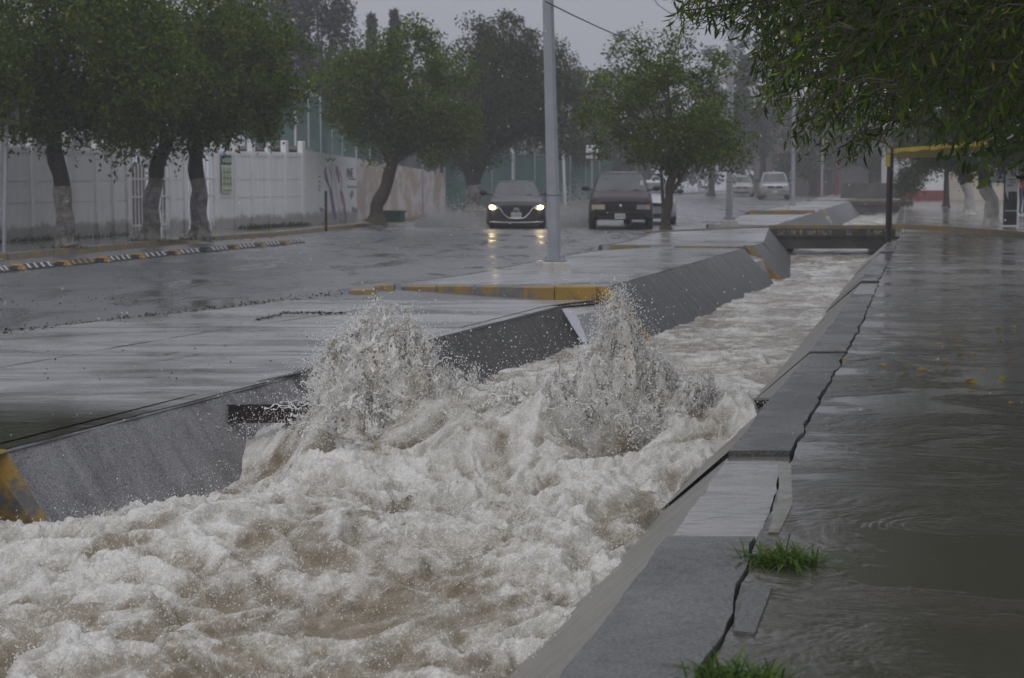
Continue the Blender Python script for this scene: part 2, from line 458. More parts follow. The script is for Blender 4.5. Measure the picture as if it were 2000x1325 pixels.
# ------------------------------------------------------------------ channel lines (x at a given distance y)
LP = [(-7.95, -5), (-3.05, 10.68), (0.64, 22.5), (1.25, 23.3), (5.3, 37.8), (6.97, 48.6), (17.6, 93.6), (26.2, 130), (41, 190)]
RP = [(-2.4, -5), (-1.2, 0), (1.30, 10.6), (3.6, 20), (9.3, 44.3), (21.6, 100), (29, 130), (44.6, 190)]
Lx = lambda Y: lerp_poly(LP, Y)
Rx = lambda Y: lerp_poly(RP, Y)
PERP = (0.957, -0.29)
Y_END = 186.0
YS = sorted(set([-5, 0, 4, 9.3, 10.68, 22.5, 23.3, 35.0, 36.3, 37.8, 44.3, 47.5, 48.6, 50.2, 70, 93.6, 97, 100, 110, 130, 150, 170, Y_END] + list(np.arange(2, 60, 1.5))))

def crack_w(Y):
    w = np.interp(Y, [0, 6, 10, 16, 28, 45], [.5, .47, .38, .35, .28, .25])
    return float(w + .035 * pn(np.array([Y * 1.3]), 0.0, 0.0, 3)[0] + .02 * pn(np.array([Y * 5.1]), 0.0, 0.0, 5)[0])

# ---- ground sheets
b = MB()
b.grid(lambda u, v: (-140 + (Lx(v) + .02 + 140) * u, v, 0), [0, .5, .8, .9, .96, 1], YS)
road = b.build('road', 'asphalt'); tag(road, 'wet dark asphalt road running beside the channel', 'road', None, 'structure')
ys_r = sorted(set(list(np.arange(-4, 48, .16)) + [48, 55, 70, 100, 130, 150, 170, Y_END]))
b = MB()
b.grid(lambda u, v: (Rx(v) + crack_w(v) + .002 + (140 - Rx(v)) * u, v, 0.0), [0, .004, .02, .06, .2, 1], ys_r)
pav = b.build('pavement', 'flow_pavement'); tag(pav, 'dark pavement with a sheet of rain water flowing over it', 'pavement', None, 'structure')
b = MB()
b.grid(lambda u, v: (Rx(v) + .05 + u * .75, v, -.07), [0, 1], YS)
soil = b.build('soil', 'soil'); tag(soil, 'dark soil showing in the cracks behind the coping slabs', 'soil', None, 'structure')
b = MB()
b.grid(lambda u, v: (Lx(v) - 1 + (Rx(v) - Lx(v) + 2) * u, v, -1.05), [0, 1], YS)
bed = b.build('channel_bed', 'bridge_concrete'); tag(bed, 'concrete bed of the flooded channel', 'channel bed', None, 'structure')

for pts, w in (([(1668, 681), (1740, 682), (1830, 683), (1990, 686)], .016), ([(1652, 706), (1690, 701), (1722, 697)], .022), ([(1860, 500), (1930, 497), (2000, 496)], .03), ([(1545, 985), (1700, 988), (1850, 986), (2000, 990)], .004)):
    q = [P(x, y, .006) for x, y in pts]; b = MB(); vs = []
    for k, p in enumerate(q):
        d = (q[min(k + 1, len(q) - 1)] - q[max(k - 1, 0)]).normalized(); s_ = Vector((-d.y, d.x, 0)) * (w * (.4 if k in (0, len(q) - 1) else 1.0)); vs += [p - s_, p + s_]
    b.add(vs, [(2 * k, 2 * k + 1, 2 * k + 3, 2 * k + 2) for k in range(len(q) - 1)]); b.build('crack', 'soil', pav)
# ---- concrete apron between road and channel (panels with recessed joints)
ap_l = [(-11.5, 3), (-5.35, 18.7), (-3.7, 21.5), (-2.3, 24.6)]
apron = empty('apron', (0, 0, 0), 0, 'flooded concrete apron between the road and the near channel wall', 'pavement', None, 'structure')
cuts = [3.2, 7.4, 10.6, 13.4, 16.3, 19.2, 23.35]
for k, (y0, y1) in enumerate(zip(cuts, cuts[1:])):
    for j, (a0, a1) in enumerate(((0, .47), (.47, 1))):
        b = MB(); z = .012 + .004 * ((k * 7 + j * 3) % 3)
        yy = np.linspace(y0 + .012, y1 - .012, 9)
        def pt(u, v, tilt=.22):
            xl = lerp_poly(ap_l, v) + (.12 * float(pn(np.array([v * 1.7]), 0., 0., 9)[0]) if a0 == 0 else 0); xr = Lx(v) - .165
            t = a0 + (a1 - a0) * u
            return (xl + (xr - xl) * t + (.012 if (u == 0 and a0 > 0) else 0) - (.012 if (u == 1 and a1 < 1) else 0), v, z)
        b.grid(pt, [0, .5, 1], yy)
        b.grid(lambda u, v: (pt(u, yy[0])[0], yy[0], z - .03 * (1 - v)), [0, .5, 1], [0, 1])
        b.build('concrete_panel', 'slab', apron)

for pts, w in (([(528, 685), (580, 686), (645, 687)], .02), ([(378, 722), (400, 722), (424, 723)], .014), ([(240, 707), (320, 702), (372, 694), (392, 690)], .012), ([(268, 693), (322, 692), (352, 686)], .012), ([(0, 663), (90, 657), (200, 651)], .016), ([(372, 749), (392, 750)], .02), ([(282, 735), (308, 735)], .03), ([(858, 640), (905, 641)], .014), ([(800, 667), (845, 668)], .014), ([(500, 745), (560, 733), (620, 716), (640, 708)], .03), ([(0, 690), (60, 688), (170, 694)], .008)):
    q = [P(x, y, .0235) for x, y in pts]; b = MB(); vs = []
    for k, p in enumerate(q):
        d = (q[min(k + 1, len(q) - 1)] - q[max(k - 1, 0)]).normalized(); s_ = Vector((-d.y, d.x, 0)) * (w * (.4 if k in (0, len(q) - 1) else 1.0)); vs += [p - s_, p + s_]
    b.add(vs, [(2 * k, 2 * k + 1, 2 * k + 3, 2 * k + 2) for k in range(len(q) - 1)]); b.build('crack', 'soil', apron)
# ---- left channel wall sections
WALLM = 'channel_concrete'
wall_l = empty('channel_wall', (0, 0, 0), 0, 'sloping grey concrete channel wall on the road side', 'channel wall', None, 'structure')
def wall_section(y0, y1, zt, hh, vv, end_paint=None, lip=True, n=None, mat='channel_concrete_dark', near_end=True):
    n = n or max(3, int((y1 - y0) / (.14 if y0 < 24 else .6))); yy = np.linspace(y0, y1, n)
    b = MB()
    def fn(u, v):
        h = hh * u + .013 * float(pn(np.array([v * 2.6]), u * 3., 0., 27)[0]) + .006 * float(pn(np.array([v * 8.]), u * 6., 0., 28)[0]); return (Lx(v) + PERP[0] * h, v + PERP[1] * h, zt - vv * u - (.003 if u == 0 else 0))
    b.grid(fn, [0, .03, .14, .3, .5, .75, 1], yy, True)
    b.build('wall_slab', mat, wall_l)
    b = MB(); b.grid(lambda u, v: (Lx(v) - .16 * (1 - u) + .012 * float(pn(np.array([v * 2.]), 0., 0., 19)[0]), v, zt + .002 * u), [0, 1], yy, False); b.build('lip', 'slab', wall_l)     # worn lip on top
    for ye, s in ((y0, 1), (y1, -1)):
        if s > 0 and not near_end: continue
        e = MB(); x = Lx(ye)
        p = [(x - .16, ye, zt + .002), (x, ye, zt + .002), (x + PERP[0] * hh, ye + PERP[1] * hh, zt - vv), (x - .16, ye, zt - vv)]
        e.add([(q[0], q[1] - .004 * s, q[2]) for q in p], [(0, 3, 2, 1) if s > 0 else (0, 1, 2, 3)])
        e.build('wall_end', end_paint if (s > 0 and end_paint) else mat, wall_l)
wall_section(-4, 9.25, .012, .67, 1.0, mat=WALLM)
wall_section(10.68, 14.6, .014, .67, 1.0, 'yellow_paint', mat=WALLM)
wall_section(14.62, 22.35, .014, .67, 1.0, near_end=False)
wall_section(23.3, 35.0, .2, 1.0, 1.1, 'yellow_paint')
wall_section(36.2, 37.6, .215, 1.0, 1.1, 'yellow_worn')
wall_section(37.75, 47.6, .22, .9, 1.1)
wall_section(50.2, 70, .22, .9, 1.1)
wall_section(72, 93.2, .22, .9, 1.1, 'yellow_worn')
wall_section(97, 150, .22, .9, 1.1)
# inlets between the sections: sunken ramps that let street water in
for y0, y1, zz in ((9.25, 10.68, (-.5, -.66, -.7, -.9)), (22.35, 23.3, (.008, -.02, -.09, -.75)), (35.0, 36.2, (.05, .03, -.06, -.75)), (70, 72, (0, -.02, -.07, -.6))):
    b = MB(); hx = (-.6, 0, .22, .5)
    b.grid(lambda u, v: (Lx(v) + hx[int(u)], v - .29 * max(0, hx[int(u)]), zz[int(u)]), range(4), np.linspace(y0 - .02, y1 + .02, 4), False)
    b.build('inlet_ramp', 'slab', wall_l)

# ---- raised median blocks with kerbs
def road_edge(Y): return lerp_poly([(-1.72, 26.0), (-.6, 28.5), (.09, 31), (2.2, 37.4), (4.0, 46.7), (6.0, 53), (8.6, 66), (15, 93), (23.5, 130)], Y)
median = empty('median', (0, 0, 0), 0, 'raised wet concrete strip between the road and the channel beyond the lamp pole', 'median', None, 'structure')
def median_block(y0l, y0r, y1, z, mat='slab', zl=None):
    zl = z if zl is None else zl
    yy = np.linspace(0, 1, 10); b = MB()
    def fn(u, v, dz=0):
        ya = (y0l + (y0r - y0l) * u); y = ya + (y1 - ya) * v
        xe = road_edge(max(y, 26.0)) + .02; xr = Lx(y) - .15
        return (xe + (xr - xe) * u, y, zl + (z - zl) * min(1, u * 1.15 + v * .5) + dz)
    b.grid(lambda u, v: fn(u, v), [0, .3, .6, 1], yy, False)
    b.grid(lambda u, v: (fn(u, 0)[0], fn(u, 0)[1], fn(u, 0)[2] - .25 * (1 - v)), [0, .3, .6, 1], [0, 1], False)
    b.build('concrete_panel', mat, median)
    k = MB()
    k.grid(lambda u, v: (lambda q: ((q[0] - .1, q[1], -.03), (q[0] - .08, q[1], q[2] - .02), (q[0] - .05, q[1], q[2] + .004), (q[0] + .1, q[1], q[2] + .004))[int(u)])(fn(0, v)), [0, 1, 2, 3], yy, False)
    q0 = fn(0, 0); k.add([(q0[0] - .1, q0[1], -.03), (q0[0] - .08, q0[1], q0[2] - .02), (q0[0] - .05, q0[1], q0[2] + .004), (q0[0] + .1, q0[1], q0[2] + .004), (q0[0] + .1, q0[1], -.03)], [(4, 3, 2, 1, 0)])
    k.build('edge_stone', 'coping', median)
median_block(26.0, 23.3, 35.9, .2, zl=.062)
median_block(36.2, 35.3, 47.45, .22)
median_block(52, 51, 64, .2)
median_block(66, 66, 93, .22)
median_block(97.5, 97.5, 150, .22)
# yellow kerb stones across the front of the first block, chipped and uneven
xs = np.linspace(-1.6, 1.1, 6)
for i in range(5):
    x0, x1 = xs[i] + .008, xs[i + 1] - .008
    yf = lambda x: 26.0 + (x + 1.7) / 2.85 * (-2.7) - .17
    b = MB(); top = .075 + .029 * i + .004 * ((i * 5) % 3)
    p = [(x0, yf(x0)), (x1, yf(x1)), (x1, yf(x1) + .17), (x0, yf(x0) + .17)]
    tp = [top + (.014 if k in (1, 2) else -.014) for k in range(4)]; n0 = [(q[0], q[1], -.05) for q in p]; n1 = [(q[0], q[1], z_ - .02) for q, z_ in zip(p, tp)]; n2 = [(q[0], q[1] + (.02 if k < 2 else 0), z_) for k, (q, z_) in enumerate(zip(p, tp))]
    b.add(n0 + n1 + n2, [(0, 1, 5, 4), (1, 2, 6, 5), (3, 0, 4, 7), (2, 3, 7, 6), (4, 5, 9, 8), (5, 6, 10, 9), (7, 4, 8, 11), (6, 7, 11, 10), (8, 9, 10, 11)])
    b.build('kerb_stone', 'yellow_worn' if i < 4 else 'yellow_paint', median)
b = MB()
for x0, x1, y, z in ((1.97, 3.2, 36.0, .235), (3.22, 4.6, 35.4, .235)):
    b.box(((x0 + x1) / 2, y - .02, z / 2), (x1 - x0, .14, z), -.2)
b.build('kerb', 'yellow_dull', median)
b = MB(); b.box((9.9, 65.85, .15), (2.4, .2, .34), -.03); b.build('kerb', 'yellow_worn', median)
# two kerb stones broken off to the left
for k, (px, py, w, h, rz, lab) in enumerate(((708, 574, .38, .07, .12, 'broken yellow kerb stone lying loose, the lower left one of two'), (752, 567, .28, .085, -.05, 'broken mossy kerb stone lying between the loose stone and the yellow kerb'))):
    q = P(px, py, 0); b = MB(); b.box((0, 0, h / 2), (w, .3, h + .02), 0, .93, .02)
    o = b.build('broken_kerb_stone', 'yellow_dull'); o.location = q; o.rotation_euler = (.03, -.04, rz)
    tag(o, lab, 'kerb stone', 'broken kerb stones')

# ---- right channel wall and coping slabs
wall_r = empty('channel_wall', (0, 0, 0), 0, 'sloping concrete channel wall with coping slabs beside the dark pavement', 'channel wall', None, 'structure')
cb = [4.6, 8.1, 10.6, 14.7, 16.6, 24.6, 27.6, 29.0, 31.5, 34, 38, 41, 44.2]
zo = [.014, -.016, .018, .004, .016, -.012, .018, .024, .018, -.012, .014, .0]
for i, (y0, y1) in enumerate(zip(cb, cb[1:])):
    n = max(3, int((y1 - y0) / .15)); yy = np.linspace(y0 + .012, y1 - .012, n); z = zo[i]
    lipx = lambda v: Rx(v) + .016 * float(pn(np.array([v * 2.3]), 0., 0., 21)[0]) + .007 * float(pn(np.array([v * 9.]), 0., 0., 22)[0])
    b = MB()
    b.grid(lambda u, v: (lipx(v) + (crack_w(v) - .014 + .01 * float(pn(np.array([v * 7.]), 0., 0., 29)[0])) * u, v, z + .004 * float(pn(np.array([v * 3]), u * 2., 0., 23)[0])), [0, .05, .5, .95, 1], yy, False)
    b.grid(lambda u, v: (lipx(v) + crack_w(v) - .014 + .01 * float(pn(np.array([v * 7.]), 0., 0., 29)[0]), v, z - .14 * u), [0, 1], yy, False)
    b.grid(lambda u, v: (lipx(v) - .0 * u, v, z - .02 * (1 - u)), [0, 1], yy, False)
    for ye, f in ((yy[0], 1), (yy[-1], -1)):
        b.add([(lipx(ye), ye, z), (lipx(ye) + crack_w(ye) - .02, ye, z), (lipx(ye) + crack_w(ye) - .02, ye, z - .14), (lipx(ye), ye, z - .14)], [(0, 3, 2, 1) if f > 0 else (0, 1, 2, 3)])
    o = b.build('coping_slab', 'coping_wet' if z < 0 else 'coping', wall_r)
    b = MB()
    off = .0 if z >= 0 else -.0
    b.grid(lambda u, v: (lipx(v) - 1.12 * u, v + .29 * .4 * u, z - .004 - (1.0 + z) * u), [0, .02, .2, .5, 1], yy, False)
    b.build('wall_slab', 'channel_concrete_right', wall_r)
b = MB(); b.grid(lambda u, v: (Rx(v) + .3 - 1.3 * u, v, .02 - 1.1 * u), [0, .23, 1], [44.2, 47.4], False); b.build('wall_slab', 'channel_concrete_right', wall_r)
b = MB(); b.grid(lambda u, v: (Rx(v) + .35 - 1.3 * u, v, .02 - 1.1 * u), [0, .27, 1], [50.2, 70, 93.4], False); b.build('wall_slab', 'channel_concrete_right', wall_r)
# raised olive strip and broken chunk beside the sunken coping slab
for (pts, z, lab, mt) in (([(1500, 1040), (1522, 1040), (1548, 985), (1545, 905), (1520, 903), (1522, 960)], .006, 'narrow mossy concrete fillet along the sunken wet coping slab', 'sidewalk_moss'),
                      ([(1432, 1232), (1474, 1236), (1508, 1146), (1462, 1140)], .01, 'broken dark concrete chunk in the crack below the larger grass tuft', 'coping')):
    if mt == 'sidewalk_moss': wet_ground(mt, (.07, .068, .035), (.12, .115, .06), wet_r=(.15, .4), bump=.08, film=.6, big=2, grit=100)
    w = [P(x, y, z) for x, y in pts]; c = sum(w, Vector()) / len(w)
    b = MB(); b.prism([(q.x - c.x, q.y - c.y) for q in w], -.09, 0)
    o = b.build('concrete_piece', mt); o.location = c; tag(o, lab, 'concrete piece')

# ---- bridges over the channel
def bridge(y0, y1, xl, xr, zt, zb, label, letters):
    t = empty('footbridge', ((xl + xr) / 2, y0, zt), 0, label, 'bridge')
    def bx(name, x0, x1, ya, yb, za, zc, m):
        q = MB(); q.box(((x0 + x1) / 2 - t.location.x, (ya + yb) / 2 - y0, (za + zc) / 2 - zt), (x1 - x0, yb - ya, zc - za)); return q.build(name, m, t)
    bx('deck', xl, xr, y0, y1, zt - .2, zt, 'bridge_concrete')
    bx('beam', xl + .02, xr - .02, y0 + .09, y0 + .45, zb, zt - .2, 'bridge_concrete')
    bx('beam', xl + .02, xr - .02, y1 - .45, y1 - .09, zb + .1, zt - .2, 'bridge_concrete')
    bx('abutment', xl - .3, xl + .25, y0 + .12, y1 - .12, -1.05, zt - .21, 'bridge_concrete')
    bx('abutment', xr - .2, xr + .3, y0 + .12, y1 - .12, -1.05, zt - .21, 'bridge_concrete')
    bx('kerb', xl, xr, y0 + .03, y0 + .2, zt + .003, zt + .1, 'yellow_dull')
    if letters:
        for a, w in letters:
            bx('painted_letters', xl + a, xl + a + w, y0 - .006, y0 - .002, zt - .16, zt - .03, 'bridge_letter')
bridge(47.5, 50.2, 6.9, 10.15, .2, -.33, 'low concrete footbridge with worn painted letters across the nearer channel', [(.12, .22), (.38, .4), (.9, .24), (1.2, .36), (1.95, .14), (2.5, .1), (2.65, .26)])
bridge(93.6, 97, 17.4, 20.9, .2, -.4, 'farther low concrete bridge beyond the yellow stall canopy', None)
# long low yellow kerb either side of the bridge
kb = empty('kerb', (0, 0, 0), 0, 'long faded yellow kerb running right from the footbridge past the poster post', 'kerb', None, 'structure')
pts = [P(1742, 439, .1), P(1860, 445, .1), P(1930, 450, .1), P(2010, 457, .1), P(2120, 466, .1)]
for i, (p, q) in enumerate(zip(pts, pts[1:])):
    d = q - p; b = MB(); b.box(((p + q) / 2).to_tuple()[:2] + (.045,), (d.length - .02, .18, .19), math.atan2(d.y, d.x)); b.build('kerb_stone', 'yellow_dull', kb)
kb = empty('kerb', (0, 0, 0), 0, 'thin yellow kerb from the median tree to the footbridge', 'kerb', None, 'structure')
pts = [P(1262, 456, .2), P(1340, 451, .22), P(1420, 446, .24), P(1500, 441.5, .26)]
for i, (p, q) in enumerate(zip(pts, pts[1:])):
    d = q - p; b = MB(); b.box(((p + q) / 2).to_tuple()[:2] + (.13,), (d.length - .02, .16, .25), math.atan2(d.y, d.x)); b.build('kerb_stone', 'yellow_dull', kb)

# ---- left sidewalk
KL = [(-18.5, -1), (-9.8, 34.4), (-7.2, 45), (-6.3, 47.2), (-5.5, 51.5), (-4.25, 57), (-2.7, 73), (1.4, 90), (6.2, 110), (11, 130), (20, 165), (25, Y_END)]
ys = sorted(set([y for _, y in KL] + list(np.arange(0, 75, 2.2))))
b = MB(); b.grid(lambda u, v: (-60 + (lerp_poly(KL, v) - .15 + 60) * u, v, .12), [0, .7, .9, 1], ys, False)
sw = b.build('sidewalk', 'sidewalk_far'); tag(sw, 'pale wet sidewalk along the white fence', 'sidewalk', None, 'structure')
kb = empty('kerb', (0, 0, 0), 0, 'yellow painted kerb of the sidewalk under the whitewashed trees', 'kerb', None, 'structure')
prev = None
ky = list(np.arange(22, 76, 1.8)) + [90, 110, 130, 165]
for y0, y1 in zip(ky, ky[1:]):
    b = MB()
    def fn(u, v):
        y = y0 + .012 + (y1 - y0 - .024) * v; x = lerp_poly(KL, y)
        return ((x + .02, y, -.02), (x + .005, y, .115), (x - .02, y, .132), (x - .15, y, .132), (x - .152, y, .1))[int(u)]
    b.grid(fn, [0, 1, 2, 3, 4], [0, .5, 1], False); b.build('kerb_stone', 'yellow_dull' if y0 > 20 else 'slab', kb)

# ------------------------------------------------------------------ flood water
def flow(x, y): return y * .966 + x * .26, x * .966 - y * .26
def level(s, b):
    """mean height at s metres upstream of the rack"""
    lo = np.interp(s, [-9, -6, -4.2, -2.9, -1.9, -1.05, -.35, .1, .5, 1.2, 2.4, 5, 12, 34], [-.6, -.57, -.53, -.42, -.45, -.6, -.56, -.34, -.3, -.38, -.44, -.47, -.46, -.5])
    hi = np.interp(s, [-9, -6, -4.2, -2.9, -1.9, -1.2, -.7, -.25, .1, .45, .9, 1.6, 2.6, 5, 12, 34], [-.6, -.57, -.53, -.40, -.42, -.40, -.24, -.04, .03, -.02, -.16, -.36, -.44, -.47, -.46, -.5])
    k = np.clip((b + 1.98) / .85, 0, 1)       # little spray against the left wall, where the beam shows
    k = k * np.clip((1.93 - b) / .2, .3, 1)
    return lo + (hi - lo) * k * k * (3 - 2 * k)
def amps(s):
    big = np.interp(s, [-9, -4, -2, 0, 1, 3, 8, 34], [.15, .19, .25, .24, .2, .1, .08, .06])
    fine = np.interp(s, [-9, -4, -2, 0, 1.5, 4, 10, 34], [.075, .09, .1, .1, .075, .036, .026, .018])
    return big, fine
S0 = 13.2; YB = 13.22      # the rack stands straight across here
def water_disp(x, y):
    u, v = flow(x, y); s = (y - YB) * .97
    A, Fn = amps(s); base = level(s, x)
    wl = 1 - .75 * np.clip((-1.3 - x) / .55, 0, 1) * np.clip((s + 1.2) / .6, 0, 1); A, Fn = A * wl, Fn * wl
    wx, wy = fbm(u * .9, v * .9, 0, 2, 31) * .35, fbm(u * .9, v * .9, 5., 2, 35) * .35
    U, V = u + wx, v + wy
    fr_ = np.clip(.5 + 1.15 * fbm(U * 1.0, V * 1.35, 4., 3, 57) + np.interp(s, [-9, -4, -2, 0, 2, 6], [-.08, .0, .08, .2, .0, -.05]), 0, 1)   # frothy here, glassy there
    big = .75 * (billow(U * .62, V * 1.05, 0, 3, 41) - .28) + .42 * fbm(U * .5, V * .8, 0, 2, 45)
    mid = np.clip(1 - 2.2 * np.abs(fbm(U * 2.1, V * 2.6, 0, 3, 51)), -1.5, 1)
    t = billow(U * 6.5 + .5 * mid, V * 8, 0, 4, 61, .6) - .25
    peak = np.clip(pn(U * 4.1, V * 5.2, 0, 71) - .2, 0, 1) ** 1.4 * np.clip(.5 + fbm(U * 1.3, V * 1.3, 0, 2, 73), 0, 1.3)
    rg2 = np.clip(1 - 2.6 * np.abs(fbm(U * 9.5 + .6 * t, V * 13, 0, 2, 63)), -1, 1); rg3 = np.clip(1 - 2.6 * np.abs(pn(U * 24 + .8 * mid, V * 32, 0, 67)), -1, 1)
    fq = .12 + .88 * fr_
    z = base + A * 1.1 * big + Fn * (mid * (.55 + .3 * fr_) + t * .95 * fq + peak * 2.0 * fq + (.24 * rg2 + .1 * rg3) * fq ** 1.5)
    # hollow wakes behind the two posts
    for bx, w in ((POST1, .17), (POST2, .26)):
        pu, pv = flow(np.array([bx[0]]), np.array([bx[1]]))
        dv, du = v - pv[0] + .06 * fbm(u * 3, v * 3, 0, 2, 81), u - pu[0]
        z = z - .52 * np.exp(-(dv / w) ** 2) * np.exp(-((du + .3) / .4) ** 2)
    hx = (pn(U * 3.1, V * 3.1, 2., 91) * .05 + pn(U * 8, V * 8, 2., 93) * .022) * np.clip(Fn / .08, 0, 1)
    hy = (pn(U * 3.1, V * 3.1, 7., 95) * .05 + pn(U * 8, V * 8, 7., 97) * .022) * np.clip(Fn / .08, 0, 1)
    foam = .2 + .42 * fr_ + .4 * np.clip(A / .22, .5, 2) * big + .26 * mid + (.08 * rg2 + .05 * rg3) * fq + .3 * peak + .34 * fbm(U * 3.8, V * 5.0, 3., 5, 99, .6)
    foam = foam + np.interp(s, [-9, -5, -3, -1, 1, 4, 12, 30], [-.06, -.04, .0, .08, .14, .02, .0, .04])
    return x + hx, y + hy, z, foam
POST1 = P(728, 812, -.3); POST1 = (-1.02, 13.25)
POST2 = (.79, 13.19)
rows = [4.3]
while rows[-1] < 48.2: rows.append(rows[-1] + .0112 * max(.8, rows[-1] / 8) ** 1.55)
rows = np.array(rows); NC = 310
lx = np.array([Lx(y) for y in rows]) + .1; rx = np.array([Rx(y) for y in rows]) - .05
tt = np.linspace(0, 1, NC)
X = lx[:, None] + (rx - lx)[:, None] * tt[None, :]; Yg = np.repeat(rows[:, None], NC, 1)
wx_, wy_, wz_, wf_ = water_disp(X.ravel(), Yg.ravel())
# spill of brown water out through the near inlet on the left
nr = len(rows); idx = np.arange(nr * NC).reshape(nr, NC)
F = np.stack([idx[:-1, :-1], idx[:-1, 1:], idx[1:, 1:], idx[1:, :-1]], -1).reshape(-1, 4)
me = np_mesh('flood_water', np.stack([wx_, wy_, wz_], 1), F)
at = me.attributes.new('foam', 'FLOAT', 'POINT'); at.data.foreach_set('value', wf_.astype(np.float32))

def water_mat(name, use_attr=True, foamy=.5):
    t = MT(name)
    v = t.coord((1, 1, 1)); vs = t.coord((1.15, .8, 1), rot=(0, 0, .27))
    fo = t.attr('foam') if use_attr else t.noise(2, 3)
    vf = t.coord((1.5, .72, 1.2), rot=(0, 0, .27))
    n1 = t.noise(4.5, 6, .56, 1.2, vs); n2 = t.noise(15, 6, .6, 2.6, vs); n3 = t.noise(80, 4, .65, 1.0, v); n4 = t.noise(19, 5, .6, 1.6, vf); n5 = t.noise(46, 4, .6, 1.2, vf)
    def threads(sc, dist, w):
        q = t.noise(sc, 3, .55, dist, vf); return t.ramp(t.math('ABSOLUTE', t.math('SUBTRACT', q, .5)), [(0.0, 1.0), (w * .4, .55), (w, 0.0)])
    k = t.math('ADD', t.math('MULTIPLY', fo, .66), t.math('MULTIPLY', n1, .52))
    k = t.math('ADD', k, t.math('MULTIPLY', t.math('SUBTRACT', n3, .5), .08))
    k = t.math('ADD', k, t.math('MULTIPLY', threads(6.0, 2.2, .05), .12))
    k = t.math('ADD', k, t.math('MULTIPLY', t.ramp(n4, [(.55, 0.0), (.68, 1.0)]), .22))
    k = t.math('ADD', k, t.math('MULTIPLY', t.ramp(n5, [(.58, 0.0), (.7, 1.0)]), .26))
    g_ = 1.0 if foamy < .9 else 1.45
    sc_ = lambda c: tuple(min(.95, x * g_) for x in c)
    brown = t.ramp(n1, [(.32, sc_((.17, .135, .082))), (.68, sc_((.29, .245, .175)))])
    foamc = t.ramp(n3, [(.3, sc_((.58, .56, .51))), (.66, sc_((.86, .845, .8)))])
    midc = sc_((.37, .333, .27))
    kk = t.ramp(k, [(.36, 0.0), (.58, .4), (.92, 1.0)])
    a = t.mix(t.ramp(kk, [(0, 0.0), (.5, 1.0)]), brown, midc)
    col = t.mix(t.ramp(kk, [(.35, 0.0), (1, 1.0)]), a, foamc)
    vb = t.voro(95, v)
    kb = .8 if foamy < .9 else .9
    n = t.bump(n2, kb * .7, .03); n = t.bump(n5, kb * .5, .012, n); n = t.bump(n3, kb * .3, .006, n); n = t.bump(vb, .14, .006, n)
    t.set(col=col, rough=t.ramp(kk, [(0, .05), (.5, .09), (1, .25)]), nrm=n, ior=1.333)
    tl = t.n.new('ShaderNodeBsdfTranslucent'); mx = t.n.new('ShaderNodeMixShader'); mx.inputs['Fac'].default_value = 0.0
    t.l.new(col, tl.inputs['Color']); t.l.new(t.b.outputs[0], mx.inputs[1]); t.l.new(tl.outputs[0], mx.inputs[2]); t.l.new(mx.outputs[0], t.out.inputs['Surface'])
    if foamy > .9:      # sheets torn open, the more so the higher they fly
        vu = t.coord((1, 1, .55)); hn = t.math('ADD', t.math('MULTIPLY', t.noise(15, 4, .6, 1.5, vu), .62), t.math('MULTIPLY', t.noise(48, 3, .6, .8, vu), .38))
        th_ = t.math('ADD', .345, t.math('MULTIPLY', t.math('POWER', t.attr('thin'), 1.6), .2))
        op = t.math('GREATER_THAN', hn, th_); tp = t.n.new('ShaderNodeBsdfTransparent'); m2 = t.n.new('ShaderNodeMixShader')
        t.l.new(op, m2.inputs['Fac']); t.l.new(tp.outputs[0], m2.inputs[1]); t.l.new(mx.outputs[0], m2.inputs[2]); t.l.new(m2.outputs[0], t.out.inputs['Surface'])
    M[name] = t.m
water_mat('flood_foam')
water_mat('splash_foam', True, 1.0)
o = link('flood_water', me, 'flood_foam'); tag(o, 'foaming brown flood water rushing down the channel', 'water', None, 'structure')
# farther reach of the channel beyond the first bridge
ry = np.concatenate([np.arange(48.0, 100, .22), np.arange(100, 150, .6)]); n2_ = 26
X2 = np.array([[Lx(y) + .2 + (Rx(y) - Lx(y) - .4) * q for q in np.linspace(0, 1, n2_)] for y in ry]); Y2 = np.repeat(ry[:, None], n2_, 1)
Z2 = -.5 + .05 * fbm(X2.ravel() * 1.2, Y2.ravel() * .7, 0, 3, 3) + .03 * billow(X2.ravel() * 3, Y2.ravel() * 2, 0, 2, 8)
id2 = np.arange(len(ry) * n2_).reshape(len(ry), n2_)
F2 = np.stack([id2[:-1, :-1], id2[:-1, 1:], id2[1:, 1:], id2[1:, :-1]], -1).reshape(-1, 4)
me = np_mesh('flood_water', np.stack([X2.ravel(), Y2.ravel(), Z2], 1), F2)
at = me.attributes.new('foam', 'FLOAT', 'POINT'); at.data.foreach_set('value', (.55 + .3 * fbm(X2.ravel(), Y2.ravel(), 0, 3, 12)).astype(np.float32))
o = link('flood_water', me, 'flood_foam'); tag(o, 'pale flood water in the channel beyond the footbridge', 'water', None, 'structure')

